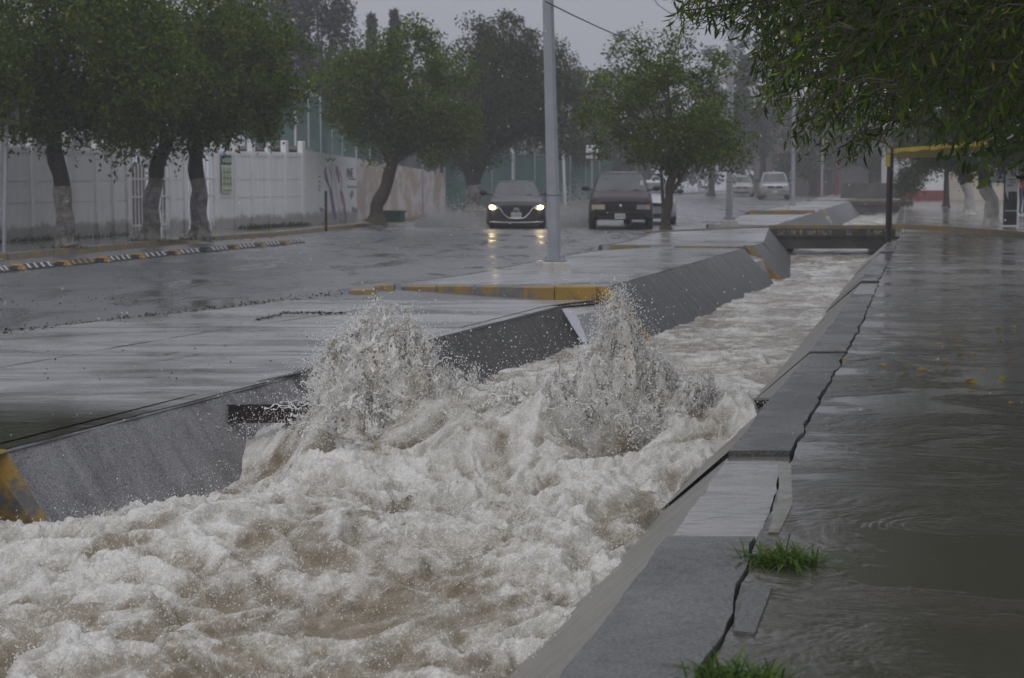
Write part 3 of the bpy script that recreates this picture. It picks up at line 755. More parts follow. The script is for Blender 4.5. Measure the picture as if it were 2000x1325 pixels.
# ------------------------------------------------------------------ debris rack: steel beam on two posts, hit by the flood
BL, BR = Vector((-2.12, 13.29, -.115)), Vector((1.92, 13.14, -.06))
rack = empty('debris_rack', BL, 0, 'rusty dark steel beam and posts across the channel, buried in splashing water', 'steel rack')
def ibeam(p, q, h, w, name):
    p, q = Vector(p), Vector(q); d = (q - p).normalized(); sx = d.cross(Vector((0, 0, 1))).normalized(); up = sx.cross(d)
    t = .018; prof = [(-w, -h), (w, -h), (w, -h + t), (t / 2, -h + t), (t / 2, h - t), (w, h - t), (w, h), (-w, h), (-w, h - t), (-t / 2, h - t), (-t / 2, -h + t), (-w, -h + t)]
    vs = [(p + sx * a + up * c - BL) for a, c in prof] + [(q + sx * a + up * c - BL) for a, c in prof]; n = 12
    b = MB(); b.add(vs, [(i, (i + 1) % n, n + (i + 1) % n, n + i) for i in range(n)] + [list(range(n))[::-1], list(range(n, 2 * n))])
    return b.build(name, 'beam_steel', rack)
ibeam(BL, BR, .07, .06, 'beam')
for (x, y), w in ((POST1, .13), (POST2, .16)):
    f = (x - BL.x) / (BR.x - BL.x); zt = BL.z + (BR.z - BL.z) * f - .075
    b = MB(); b.box((x - BL.x, y - BL.y - .01, (zt - 1.0) / 2 - BL.z), (w, .14, zt + 1.0), -.04); b.build('post', 'beam_steel', rack)

# ------------------------------------------------------------------ splashes thrown up by the rack
t = MT('water_drop'); t.set(col=t.ramp(t.noise(30, 2), [(.3, (.74, .7, .62)), (.7, (.95, .92, .85))]), rough=.12, ior=1.333); t.b.inputs['Subsurface Weight'].default_value = 1.0; t.b.inputs['Subsurface Radius'].default_value = (1, 1, 1); t.b.inputs['Subsurface Scale'].default_value = .03; M['water_drop'] = t.m     # a drop is clear right through
GRAV = 9.81
dp, dr = [], []
def lobe(base, H, rb, rt, lean, seed, nt=128, nh=140, flare=1.7, flat=.8, rag=.3, spray=5000, brown=.4):
    """one gush of water: a wrinkled column, streaked along its flight, that ends in ragged fingers"""
    th = np.linspace(0, 2 * np.pi, nt, endpoint=False)[None, :] + np.zeros((nh, 1)); h = np.linspace(0, 1, nh)[:, None] + np.zeros((1, nt))
    c, s = np.cos(th), np.sin(th)
    top = 1 + rag * (fbm(c * 1.5, s * 1.5, seed * 1.7, 3, 501) * .8 + .9 * np.clip(pn(c * 4.2, s * 4.2, seed * 2.1, 505), 0, 1) + .25 * pn(c * 9, s * 9, seed, 507))
    z = H * h ** .92 * (1 + (top - 1) * h ** 1.5)
    r = rt + (rb - rt) * (1 - h) ** flare
    sc = .55 + .45 * np.clip(r / rb, 0, 1)
    k = 1 + .42 * fbm(c * 1.3, s * 1.3, h * 2.2 * H / .9 + seed, 3, 511) + sc * (.24 * fbm(c * 3.6, s * 3.6, h * 3.4 + seed, 3, 515) + .1 * (1 - 2.4 * np.abs(fbm(c * 6.5, s * 6.5, h * 6 + seed, 3, 519))))
    r = r * np.clip(k, .2, 3) * np.clip((1 - h) / .1, 0.03, 1) ** .6
    fine = .006 * pn(c * 14, s * 14, h * 30 + seed, 523) + .003 * pn(c * 30, s * 30, h * 62, 525)
    r = np.abs(r + fine * sc)
    mx = .06 * fbm(h * 2.5, seed * 3.3, 0., 2, 531) * h; my = .05 * fbm(h * 2.5, seed * 5.1, 4., 2, 533) * h
    x = base[0] + c * r + lean[0] * h ** 1.5 + mx + .03 * pn(c * 3, s * 3, h * 7 + seed, 541) * h; y = base[1] + s * r * flat + lean[1] * h ** 1.5 + my; zz = base[2] + z
    idx = np.arange(nh * nt).reshape(nh, nt); nx = np.roll(idx, -1, 1)
    F = np.stack([idx[:-1], nx[:-1], nx[1:], idx[1:]], -1).reshape(-1, 4)
    fo = .66 + .5 * fbm(c * 2.2, s * 2.2, h * 2.5 + seed, 4, 551) + .18 * h - brown * np.exp(-((th - 4.9) / .55) ** 2) * np.clip(1.15 - h * 1.1, 0, 1) * (.6 + fbm(c * 3, s * 3, h * 3, 2, 557))
    # drops torn off its surface
    g = np.random.default_rng(seed * 7 + 1); n = int(spray * .62); a = g.integers(0, nt, n); b = np.minimum(nh - 1, (nh * g.uniform(0.05, 1.0, n) ** .8).astype(int)); o_ = .012 + g.exponential(.042, n) * (1 + 1.5 * (g.uniform(0, 1, n) > .85)) + .001
    P_ = np.stack([x[b, a] + c[b, a] * o_ + .012 * g.normal(size=n), y[b, a] + s[b, a] * o_ * .9 + .012 * g.normal(size=n), zz[b, a] + np.abs(g.normal(size=n)) * .035 * h[b, a] + .01 * g.normal(size=n)], 1)
    dp.append(P_); dr.append(.0018 + .0048 * g.uniform(0, 1, n) ** 3)
    return np.stack([x.ravel(), y.ravel(), zz.ravel()], 1), F, fo.ravel(), (h + 0 * th).ravel()
def splash(name, lobes, label):
    vs, fs, fos, hs, nb = [], [], [], [], 0
    for l in lobes: vs.append(l[0]); fs.append(l[1] + nb); fos.append(l[2]); hs.append(l[3]); nb += len(l[0])
    me = np_mesh(name, np.concatenate(vs), np.concatenate(fs)); at = me.attributes.new('foam', 'FLOAT', 'POINT'); at.data.foreach_set('value', np.concatenate(fos).astype(np.float32)); at = me.attributes.new('thin', 'FLOAT', 'POINT'); at.data.foreach_set('value', np.concatenate(hs).astype(np.float32))
    o = link(name, me, 'splash_foam'); tag(o, label, 'splash', None, 'stuff'); print(name, len(me.polygons)); return o
rg = np.random.default_rng(5)
splash('water_splash', [lobe((-.98, 13.32, -.55), 1.16, .6, .2, (.0, -.06), 1, spray=17000, rag=.16, flare=1.0), lobe((-.86, 13.28, -.5), .98, .5, .13, (.1, -.05), 2, spray=8000, rag=.22, flare=1.15), lobe((-1.12, 13.28, -.5), .9, .5, .14, (-.1, -.06), 3, spray=8000, rag=.24, flare=1.15), lobe((-1.24, 13.2, -.5), .6, .36, .11, (-.1, -.1), 4, spray=6000, rag=.35), lobe((-.62, 13.22, -.5), .66, .52, .13, (.15, -.1), 5, spray=6000, rag=.35), lobe((-1.0, 13.08, -.5), .5, .6, .22, (-.05, -.25), 6, spray=4000)],
       'tall left plume of water bursting up over the beam')
splash('water_splash', [lobe((.80, 13.26, -.55), 1.3, .5, .04, (.0, -.04), 11, spray=13000, rag=.12, flare=1.2), lobe((.70, 13.24, -.5), .92, .46, .08, (-.07, -.05), 12, spray=7000, rag=.25, flare=1.25), lobe((.98, 13.22, -.5), .82, .48, .08, (.08, -.05), 13, spray=7000, brown=.7, rag=.25, flare=1.25), lobe((.5, 13.24, -.5), .6, .46, .1, (-.14, -.08), 14, spray=5000, rag=.4), lobe((1.22, 13.16, -.5), .62, .52, .12, (.16, -.08), 15, spray=6000, rag=.4), lobe((.85, 13.44, -.5), .72, .6, .15, (.05, .0), 16, spray=4000, rag=.3)],
       'slender right plume of water bursting up in front of the yellow kerb end')
fr = []
for i, (f, H, rb) in enumerate(((.40, .46, .4), (.45, .52, .3), (.50, .42, .4), (.555, .5, .3), (.61, .44, .4), (.67, .42, .4), (.82, .5, .44), (.87, .5, .42), (.92, .44, .36), (.96, .36, .28))):
    p = BL.lerp(BR, f); fr.append(lobe((p.x, p.y + .12 + .1 * rg.normal(), -.46), H, rb, .07, (.14 * rg.normal(), -.14), 21 + i, 100, 84, rag=.5, spray=2300, flare=1.2))
splash('water_splash', fr, 'low ragged fringe of splashes along the beam between and beside the plumes')

# strands of water flung off the plumes: thin beaded threads along their flight
st = MB()
def strands(base, n, v0, cone, r0, drift, seed):
    g = np.random.default_rng(seed)
    for _ in range(n):
        th, r = g.uniform(0, 6.28), g.uniform(.55, 1.05); cx, cy = r * math.cos(th), r * math.sin(th); v = v0 * (1.02 - .5 * r * g.uniform(.4, 1.2)) ; t0 = g.uniform(.25, .8) * v / GRAV; dt = g.uniform(.05, .16)
        vx, vy = cx * cone * v0 * 1.25 + drift[0] + .3 * g.normal(), cy * cone * v0 + drift[1] + .3 * g.normal(); pts, rr = [], []
        wob = g.uniform(0, 6.28)
        for k in range(9):
            t_ = t0 + dt * k / 8; pts.append((base[0] + cx * r0 + vx * t_ + .012 * math.sin(k * 1.3 + wob), base[1] + cy * r0 + vy * t_, base[2] + v * t_ - 4.9 * t_ * t_ + .01 * math.sin(k * 1.7 + wob))); rr.append(.002 + .0042 * g.uniform() ** 2 + (.0045 if k in (0, 8) else 0))
        st.tube(pts, rr, 5)
strands((-.99, 13.27, -.35), 150, 4.6, .15, .17, (-.03, -.4), 71); strands((-1.02, 13.2, -.38), 120, 3.4, .3, .28, (-.1, -.5), 72)
strands((.79, 13.21, -.35), 110, 4.6, .1, .1, (0, -.3), 73); strands((.84, 13.14, -.38), 120, 3.2, .28, .28, (.08, -.4), 74)
for i, f in enumerate(np.linspace(.24, .86, 18)):
    p = BL.lerp(BR, f); strands((p.x, p.y + .05, -.25), 30, 3.0, .28, .2, (.2 * rg.normal(), -.4), 500 + i)
for i, x_ in enumerate(np.linspace(-.35, .25, 7)): strands((x_, 13.25, -.15), 16, 2.7, .3, .1, (.1 * rg.normal(), -.2), 700 + i)
o = st.build('water_strands', 'water_drop'); tag(o, 'thin strands of water flung off the plumes and fringe', 'water strands', None, 'stuff')

# ------------------------------------------------------------------ droplets
OCT_V = np.array([(1, 0, 0), (-1, 0, 0), (0, 1, 0), (0, -1, 0), (0, 0, 1), (0, 0, -1)], float)
OCT_F = np.array([(0, 2, 4), (2, 1, 4), (1, 3, 4), (3, 0, 4), (2, 0, 5), (1, 2, 5), (3, 1, 5), (0, 3, 5)])
_ph = (1 + 5 ** .5) / 2
ICO_V = np.array([(-1, _ph, 0), (1, _ph, 0), (-1, -_ph, 0), (1, -_ph, 0), (0, -1, _ph), (0, 1, _ph), (0, -1, -_ph), (0, 1, -_ph), (_ph, 0, -1), (_ph, 0, 1), (-_ph, 0, -1), (-_ph, 0, 1)]) / (1 + _ph ** 2) ** .5
ICO_F = np.array([(0, 11, 5), (0, 5, 1), (0, 1, 7), (0, 7, 10), (0, 10, 11), (1, 5, 9), (5, 11, 4), (11, 10, 2), (10, 7, 6), (7, 1, 8), (3, 9, 4), (3, 4, 2), (3, 2, 6), (3, 6, 8), (3, 8, 9), (4, 9, 5), (2, 4, 11), (6, 2, 10), (8, 6, 7), (9, 8, 1)])
TET_V = np.array([(1, 1, 1), (-1, -1, 1), (-1, 1, -1), (1, -1, -1)]) / 3 ** .5 * 1.25
TET_F = np.array([(0, 2, 1), (0, 1, 3), (0, 3, 2), (1, 2, 3)])
def drops(name, pts, rad, mat, ico=True, stretch=None):
    """drops as small solids: the fewer pixels a drop covers the fewer faces it gets"""
    vs, fs, nb = [], [], 0
    small = rad < (.0 if ico else .0042); small = small | ((rad < .02) & (mat == 'spray'))
    for sel, V, Fc in ((small, TET_V, TET_F), (~small, *((ICO_V, ICO_F) if ico else (OCT_V, OCT_F)))):
        n = int(sel.sum())
        if not n: continue
        sc = np.ones((n, 1, 3)); sc[:, 0, 2] = RNG.uniform(.8, 1.5, n)
        if stretch: sc[:, 0, 2] *= stretch
        v = pts[sel][:, None, :] + V[None] * rad[sel][:, None, None] * sc
        vs.append(v.reshape(-1, 3)); fs.append((Fc[None] + (np.arange(n) * len(V))[:, None, None] + nb).reshape(-1, 3)); nb += n * len(V)
    return link(name, np_mesh(name, np.concatenate(vs), np.concatenate(fs)), mat)
def sprinkle(base, n, v0, cone, r0, seed, rmin=.0022, rmax=.0065, drift=(-.05, -.5)):
    g = np.random.default_rng(seed); th = g.uniform(0, 2 * np.pi, n); r = g.uniform(0, 1, n) ** .5; v = v0 * np.clip(1.08 - .55 * r * g.uniform(.4, 1.3, n), .1, 1.15) * g.uniform(.7, 1.06, n)
    age = g.uniform(.15, 1, n) * 1.7 * v / GRAV
    x = base[0] + r * np.cos(th) * (r0 + cone * v0 * age) + (drift[0] + .25 * g.normal(size=n)) * age
    y = base[1] + r * np.sin(th) * (r0 + cone * v0 * age) + (drift[1] + .25 * g.normal(size=n)) * age
    z = base[2] + v * age - .5 * GRAV * age ** 2; k = z > -.5
    dp.append(np.stack([x, y, z], 1)[k]); dr.append((rmin + (rmax - rmin) * g.uniform(0, 1, n) ** 3)[k])
sprinkle((-.99, 13.25, -.35), 3200, 4.75, .2, .2, 1); sprinkle((-1.05, 13.1, -.35), 4200, 3.3, .5, .35, 2)
sprinkle((.79, 13.2, -.35), 2200, 4.7, .13, .14, 3); sprinkle((.84, 13.06, -.35), 4200, 3.3, .45, .35, 4)
for i, f in enumerate(np.linspace(.03, .98, 18)):
    p = BL.lerp(BR, f); sprinkle((p.x, p.y + .05, -.35), 620, 2.9, .45, .25, 20 + i)
for i in range(130):
    u = S0 - .4 - 7.4 * rg.uniform(); yq = u * .97; xq = Lx(yq) + .3 + (Rx(yq) - Lx(yq) - .8) * rg.uniform()
    sprinkle((xq, yq, -.45), 75, 1.5 + .8 * rg.uniform(), .6, .25, 60 + i, .0018, .005)
g = np.random.default_rng(808); n = 10000; f = .14 + .84 * g.uniform(0, 1, n); xb = BL.x + (BR.x - BL.x) * f + .08 * g.normal(size=n); yb = BL.y + (BR.y - BL.y) * f + .3 * g.normal(size=n)
_, _, zb_, _ = water_disp(xb, yb); hh_ = .04 + .13 * np.clip(1 + fbm(xb * 3.5, yb * 3.5, 0., 3, 809), .1, 2)
dp.append(np.stack([xb, yb, zb_ + hh_ * g.exponential(1, n)], 1)); dr.append(.0013 + .0045 * g.uniform(0, 1, n) ** 4)
zs_ = np.gradient(np.gradient(wz_.reshape(nr, NC), axis=1), axis=1).ravel(); sU = flow(wx_, wy_)[0] - S0
cand = np.where((sU < .9) & (sU > -8) & (zs_ < np.quantile(zs_, .12)))[0]; pick = RNG.choice(cand, 17000)
up_ = RNG.exponential(.02, 17000) * (1 + 2 * (RNG.uniform(0, 1, 17000) > .85)); dp.append(np.stack([wx_[pick] + .02 * RNG.normal(size=17000), wy_[pick] + .02 * RNG.normal(size=17000), wz_[pick] + .004 + up_], 1)); dr.append(.0014 + .0042 * RNG.uniform(0, 1, 17000) ** 3)
o = drops('water_drops', np.concatenate(dp), np.concatenate(dr), 'water_drop', False); tag(o, 'flying drops of water around the plumes and foam', 'water drops', None, 'stuff')
print('drops', sum(len(x) for x in dp))

# ------------------------------------------------------------------ white precast fence, gates, painted wall
FL = [(-17.5, 27), (-13.4, 36), (-11.4, 41), (-9.7, 45.2), (-8.17, 49.3), (-5.95, 54.6), (-2.6, 70.4)]
def fpt(px):
    """point of the fence line seen in column px"""
    k = (px - 1000) / FPX
    for (x0, y0), (x1, y1) in zip(FL, FL[1:]):
        den = (x1 - x0) - k * .9957 * (y1 - y0)
        s = (k * (.9957 * y0 + .1) - x0) / den
        if -1e-6 <= s <= 1: return Vector((x0 + (x1 - x0) * s, y0 + (y1 - y0) * s, .12))
    return Vector((FL[0][0], FL[0][1], .12))
fence = empty('precast_fence', fpt(65), 0, 'white precast concrete fence of stacked slabs left of the barred gate', 'fence')
fence2 = empty('precast_fence', fpt(459), 0, 'short white slab fence with a green banner, between gate and mural wall', 'fence')
def fpost(px, root, top=2.5, w=.17):
    p = fpt(px) - root.location; b = MB(); b.box((p.x, p.y, (top - .0) / 2), (w, w, top), -.37, 1, .02); return b.build('post', 'white_wall', root)
def bay(pa, pb, root, zs=(.0, .86, 1.36, 2.17), tilt=0.0):
    a, c = fpt(pa) - root.location, fpt(pb) - root.location; d = c - a
    b = MB(); b.box(((a.x + c.x) / 2, (a.y + c.y) / 2 + .05, 1.08), (d.length - .1, .03, 2.15), math.atan2(d.y, d.x)); b.build('backing', 'white_wall', root)
    for i, (z0, z1) in enumerate(zip(zs, zs[1:])):
        b = MB(); b.box(((a.x + c.x) / 2, (a.y + c.y) / 2, (z0 + z1) / 2), (d.length - .1, .06, z1 - z0 - .016), math.atan2(d.y, d.x))
        b.build('slab', 'white_wall', root)
        if i == 2:
            b = MB(); b.box(((a.x + c.x) / 2 + .01, (a.y + c.y) / 2 - .035, z1 - .09), (d.length - .12, .05, .1), math.atan2(d.y, d.x)); b.build('coping', 'white_wall', root)
cols = [-150, -105, -55, 3, 64, 131, 190, 222, 249]
for p in cols: fpost(p, fence)
for p, q in zip(cols, cols[1:]): bay(p, q, fence)
fpost(334, fence2, 2.55); fpost(360, fence2, 2.55); bay(334, 360, fence2)
cols = [421, 459, 492, 526, 557, 590]
for p in cols: fpost(p, fence2)
for p, q in zip(cols, cols[1:]): bay(p, q, fence2)

def gate(pa, pb, nb, label, skew=.0):
    A, B = fpt(pa), fpt(pb); g = empty('barred_gate', A, 0, label, 'gate', 'barred gates in the white fence'); d = B - A
    for i in range(nb):
        q = d * (i / (nb - 1)); b = MB(); r = .035 if i in (0, nb - 1) else .018
        b.tube([(q.x, q.y, .1), (q.x, q.y, 2.2 - .05 * (i % 2))], r, 6); b.build('bar', 'white_steel', g)
    for z in (.22, .95, 1.4, 2.05):
        b = MB(); b.box((d.x / 2, d.y / 2 - .02, z), (d.length, .035, .05), math.atan2(d.y, d.x)); b.build('rail', 'white_steel', g)
gate(251, 331, 13, 'wide white barred gate behind the second whitewashed tree')
gate(364, 418, 8, 'narrow white barred gate behind the third whitewashed tree')

for pa, pb, off, lab in ((240, 345, 2.2, 'brownish yard wall behind the wide barred gate'), (352, 428, 2.6, 'brownish yard wall behind the narrow barred gate')):
    A, B = fpt(pa), fpt(pb); d = B - A; nx = Vector((-d.y, d.x, 0)).normalized(); b = MB(); b.box((0, 0, .95), (d.length * 1.25, .2, 1.9), math.atan2(d.y, d.x)); o = b.build('yard_wall', 'pink_wall'); o.location = (A + B) / 2 + nx * off + Vector((0, 0, -.1)); tag(o, lab, 'wall')
# wall with the painted figures
WA, WB = fpt(592), Vector((-2.6, 70.4, .12))
wd = (WB - WA); wlen = wd.length; wdir = wd.normalized(); wn_ = Vector((wdir.y, -wdir.x, 0))     # toward the street
mural = empty('painted_wall', WA, 0, 'long low wall, white with painted figures then worn beige', 'wall')
def wtop(f): return 2.26 - .72 * f
def wseg(f0, f1, mat, name='wall_panel', th=.16):
    a, c = wd * f0, wd * f1; o_ = wn_ * (-th)
    p = [a, c, c + o_, a + o_]
    vs = [(q.x, q.y, -.15) for q in p] + [(q.x, q.y, wtop(f)) for q, f in zip(p, (f0, f1, f1, f0))]
    b = MB(); b.add(vs, [(3, 2, 1, 0), (4, 5, 6, 7), (0, 1, 5, 4), (1, 2, 6, 5), (2, 3, 7, 6), (3, 0, 4, 7)]); return b.build(name, mat, mural)
def wf(px):
    k = (px - 1000) / FPX; den = wd.x - k * .9957 * wd.y
    return (k * (.9957 * WA.y + .1) - WA.x) / den
fs = [0, wf(622), wf(697), wf(745), wf(800), wf(840), 1]
wseg(fs[0], fs[1] - .001, 'white_wall'); wseg(fs[1] + .0005, fs[2] - .0005, 'white_wall')
for a, c in zip(fs[2:], fs[3:]): wseg(a + .0005, c - .0005, 'wall_beige')
def won(px, py, off=.006):
    """point on the wall's street face seen at (px,py), relative to the wall root"""
    r = ray(px, py); o_ = Vector((0, 0, CZ)); k = (WA + wn_ * off - o_).dot(wn_) / r.dot(wn_); return o_ + r * k - WA
def ribbon(pxs, w, mat, name, root=mural, f=won, off=.006):
    pts = [f(x, y, off) for x, y in pxs]; b = MB(); vs = []
    for i, p in enumerate(pts):
        d = (pts[min(i + 1, len(pts) - 1)] - pts[max(i - 1, 0)]).normalized(); s = d.cross(wn_).normalized() * ((w[i] if isinstance(w, list) else w) / 2); vs += [p - s, p + s]
    b.add(vs, [(2 * i, 2 * i + 1, 2 * i + 3, 2 * i + 2) for i in range(len(pts) - 1)]); return b.build(name, mat, root)
ribbon([(637, 326), (635, 336), (637, 346), (640, 356), (643, 366)], [.08, .2, .26, .16, .1], 'purple_ink', 'painted_figure')
ribbon([(643, 326), (646, 336), (648, 350), (648, 362), (646, 372)], [.05, .08, .06, .06, .05], 'purple_ink', 'painted_figure')
ribbon([(644, 366), (647, 378), (649, 392), (652, 410), (656, 428)], [.1, .28, .26, .28, .24], 'purple_ink', 'painted_figure', off=.008)
ribbon([(657, 324), (658, 332), (661, 345), (663, 358)], [.14, .3, .24, .12], 'pink_ink', 'painted_figure')
ribbon([(663, 332), (667, 348), (668, 362), (665, 374)], [.05, .06, .06, .05], 'purple_ink', 'painted_figure')
ribbon([(665, 372), (668, 384), (671, 394), (674, 406)], [.12, .3, .28, .2], 'pink_ink', 'painted_figure', off=.008)
ribbon([(672, 404), (674, 416), (677, 430)], [.22, .26, .2], 'purple_ink', 'painted_figure')
ribbon([(648, 318), (655, 360), (662, 400), (667, 432)], .03, 'ink_grey', 'painted_figure', off=.01)
ribbon([(663, 432), (668, 436), (675, 430), (680, 434), (674, 440)], .07, 'purple_ink', 'painted_figure', off=.01)
ribbon([(636, 310), (640, 315), (645, 310), (650, 314), (655, 310)], .06, 'ink_grey', 'painted_figure')
ribbon([(681, 349 + 0), (695, 351)], .05, 'ink_grey', 'painted_lettering', off=.007)
ribbon([(679, 365), (697, 366)], .06, 'ink_grey', 'painted_lettering')
ribbon([(686, 374), (688, 386)], .34, 'ink_grey', 'painted_lettering')
ribbon([(687, 408), (698, 413)], .14, 'ink_grey', 'painted_lettering')
ribbon([(624, 408), (632, 412)], .12, 'ink_grey', 'painted_lettering')
for y in (345, 355, 363, 370): ribbon([(622.5, y), (626, y + 1)], .05, 'ink_grey', 'painted_lettering')
def text_mesh(s, size, mat, name, parent, org, xdir, nrm, depth=.004):
    cu = bpy.data.curves.new(name, 'FONT'); cu.body = s; cu.size = size; cu.extrude = depth / 2
    to = bpy.data.objects.new(name + '_t', cu); COL.objects.link(to); bpy.context.view_layer.update()
    me = bpy.data.meshes.new_from_object(to.evaluated_get(bpy.context.evaluated_depsgraph_get())); bpy.data.objects.remove(to)
    o = link(name, me, mat, parent); z = nrm.normalized(); x = xdir.normalized(); y = z.cross(x)
    o.matrix_local = Matrix(((x.x, y.x, z.x, org.x), (x.y, y.y, z.y, org.y), (x.z, y.z, z.z, org.z), (0, 0, 0, 1))); return o
text_mesh('INE', .44, 'ink', 'painted_lettering', mural, won(677.5, 347, .008), wdir, wn_)

# banner on the fence panel
bq0, bq1 = fpt(429), fpt(449); bd = (bq1 - bq0).normalized(); bn = Vector((bd.y, -bd.x, 0))
ban = empty('banner', bq0 + bn * .08 + Vector((0, 0, 1.0)), 0, 'narrow green cloth banner with dark header hung on white fence', 'banner')
def bquad(x0, x1, z0, z1, off, mat, name):
    W_ = (bq1 - bq0).length; b = MB(); rows_ = np.linspace(z0, z1, 5)
    b.grid(lambda u, v: tuple(bd * (W_ * (x0 + (x1 - x0) * u)) + bn * (off + .012 * math.sin(v * 5)) + Vector((0, 0, v))), [0, .5, 1], rows_); return b.build(name, mat, ban)
bquad(0, 1, 0, 1.05, .0, 'banner_cloth', 'cloth'); bquad(0, 1, .78, 1.05, .006, 'teal_ink', 'header')
for i, (x0, x1) in enumerate(((.12, .26), (.34, .46), (.54, .68), (.74, .9))): bquad(x0, x1, .84, .97, .012, 'banner_cloth', 'lettering')
for z in (.56, .4, .24, .06): bquad(.1, .9, z, z + .035, .008, 'green_ink', 'lettering')
for x in (.2, .5, .78): bquad(x, x + .06, .18, .7, .01, 'green_ink', 'lettering')

# low pinkish building and green court netting behind
b0, b1 = PY(452, 300, 58), PY(594, 300, 62)
bld = empty('low_building', (b0.x, b0.y, 0), 0, 'low building with brownish pink roof edge behind the white fence', 'building')
q = MB(); q.box(((b1.x - b0.x) / 2, 3.2, 1.22), (b1.x - b0.x, 4, 2.44)); q.build('wall', 'pink_wall', bld)
q = MB(); q.box(((b1.x - b0.x) / 2, 3.2, 2.5), (b1.x - b0.x + .3, 4.4, .12)); q.build('roof', 'roof_grey', bld)
def net_fence(pts, heights, label, every=2.6, col='green_net', rails=True, z0=.1, postm='white_steel'):
    root = empty('netting_fence', pts[0], 0, label, 'fence'); o_ = Vector(pts[0])
    for i in range(len(pts) - 1):
        a, c = Vector(pts[i]) - o_, Vector(pts[i + 1]) - o_; ha, hc = heights[i], heights[i + 1]; n = max(1, round((c - a).length / every))
        for k in range(n):
            p, q_ = a.lerp(c, k / n), a.lerp(c, (k + 1) / n); h0 = ha + (hc - ha) * k / n; h1 = ha + (hc - ha) * (k + 1) / n
            b = MB(); nx = Vector((-(q_ - p).y, (q_ - p).x, 0)).normalized()
            b.grid(lambda u, v: tuple(p.lerp(q_, u) + nx * (.05 * math.sin(u * 9 + k) * math.sin(v * 3)) + Vector((0, 0, z0 + (h0 + (h1 - h0) * u - z0) * v))), np.linspace(0, 1, 5), np.linspace(0, 1, 4)); b.build('net_panel', col, root)
            b = MB(); b.tube([(p.x, p.y - .07, 0), (p.x, p.y - .07, h0 + .15)], .045, 6); b.build('post', postm, root)
        b = MB(); b.tube([a + Vector((0, -.02, ha)), c + Vector((0, -.02, hc))], .03, 5); b.tube([a + Vector((0, -.02, ha * .5)), c + Vector((0, -.02, hc * .5))], .025, 5); b.build('rail', 'green_steel', root)
    return root
G = lambda px, Y: (lambda q: (q.x, q.y, 0))(PY(px, 340, Y))
net_fence([G(478, 72), G(578, 72), G(668, 84), G(792, 98)], [4.7, 4.9, 4.7, 4.2], 'tall green court netting on pale posts behind the mural wall', 2.9)
net_fence([G(868, 76), G(960, 84), G(1080, 97), G(1195, 118)], [2.55, 2.6, 2.55, 2.4], 'long low green netting fence behind the two cars', 5.0, postm='galvanised')
for px, Y, h, ln, lab in ((1104, 92, 2.9, -.12, 'white leaning post in front of the green netting right of the lamp pole'), (1000, 88, 3.0, 0, 'white post standing against the green netting above the grey car'), (856, 74, 2.7, 0, 'thick white post end rising behind the beige wall end')):
    g = G(px, Y); b = MB(); b.tube([(0, 0, 0), (ln, 0, h)], .075, 8); o = b.build('white_post', 'white_steel'); o.location = g; tag(o, lab, 'post')
# green blocks at the wall foot
for (px, py, w, h, lab) in ((768, 434, .75, .38, 'low dark green bench block at the foot of the beige wall'), (892, 414, .75, .28, 'low dark green block beside the forked tree')):
    q = P(px, py, .12); o = empty('bench', q, -.4, lab, 'bench', 'green benches by the wall')
    b = MB(); b.box((0, 0, h - .04), (w, .42, .07), 0, 1, .01); b.build('seat', 'green_steel', o)
    b = MB(); b.box((0, .02, (h - .08) / 2), (w - .1, .34, h - .08)); b.build('base', 'green_steel', o)

# posts and signs on the left
q = P(8, 492, .12); o = empty('sign_post', q, 0, 'dark leaning sign post at the left kerb', 'sign post')
b = MB(); b.tube([(0, 0, 0), (.12, 0, 2.75)], .04, 8); b.build('pole', 'galvanised', o); b = MB(); b.box((.13, -.05, 2.75), (.5, .02, .5)); b.build('plate', 'roof_grey', o)
q = P(637, 452, .12); b = MB(); b.tube([(0, 0, 0), (0, 0, 1.06), (0, 0, 1.09)], [.038, .038, .02], 8); o = b.build('bollard', 'dark_steel'); o.location = q; tag(o, 'slim black steel bollard in front of the painted figures', 'bollard')
q = P(826, 428, .12); b = MB(); b.tube([(0, 0, 0), (0, 0, 1.9)], .03, 8); o = b.build('thin_pole', 'galvanised'); o.location = q; tag(o, 'thin grey pole standing before the beige end of the wall', 'pole')
q = PY(1156, 340, 86); q.z = .1; o = empty('road_sign', q, 0, 'white road sign with a smaller plate below on a thin post', 'road sign')
b = MB(); b.tube([(0, 0, 0), (0, 0, 2.9)], .04, 8); b.build('pole', 'galvanised', o)
b = MB(); b.box((0, -.06, 2.72), (.56, .02, .36), 0); b.build('plate', 'white_paint', o); b = MB(); b.box((0, -.06, 2.34), (.56, .02, .13)); b.build('small_plate', 'white_paint', o)
b = MB(); b.box((-.1, -.074, 2.79), (.2, .006, .07)); b.box((.08, -.074, 2.7), (.2, .006, .1)); b.box((-.12, -.074, 2.61), (.14, .006, .05)); b.box((0, -.074, 2.34), (.4, .006, .04)); b.build('lettering', 'ink_grey', o)

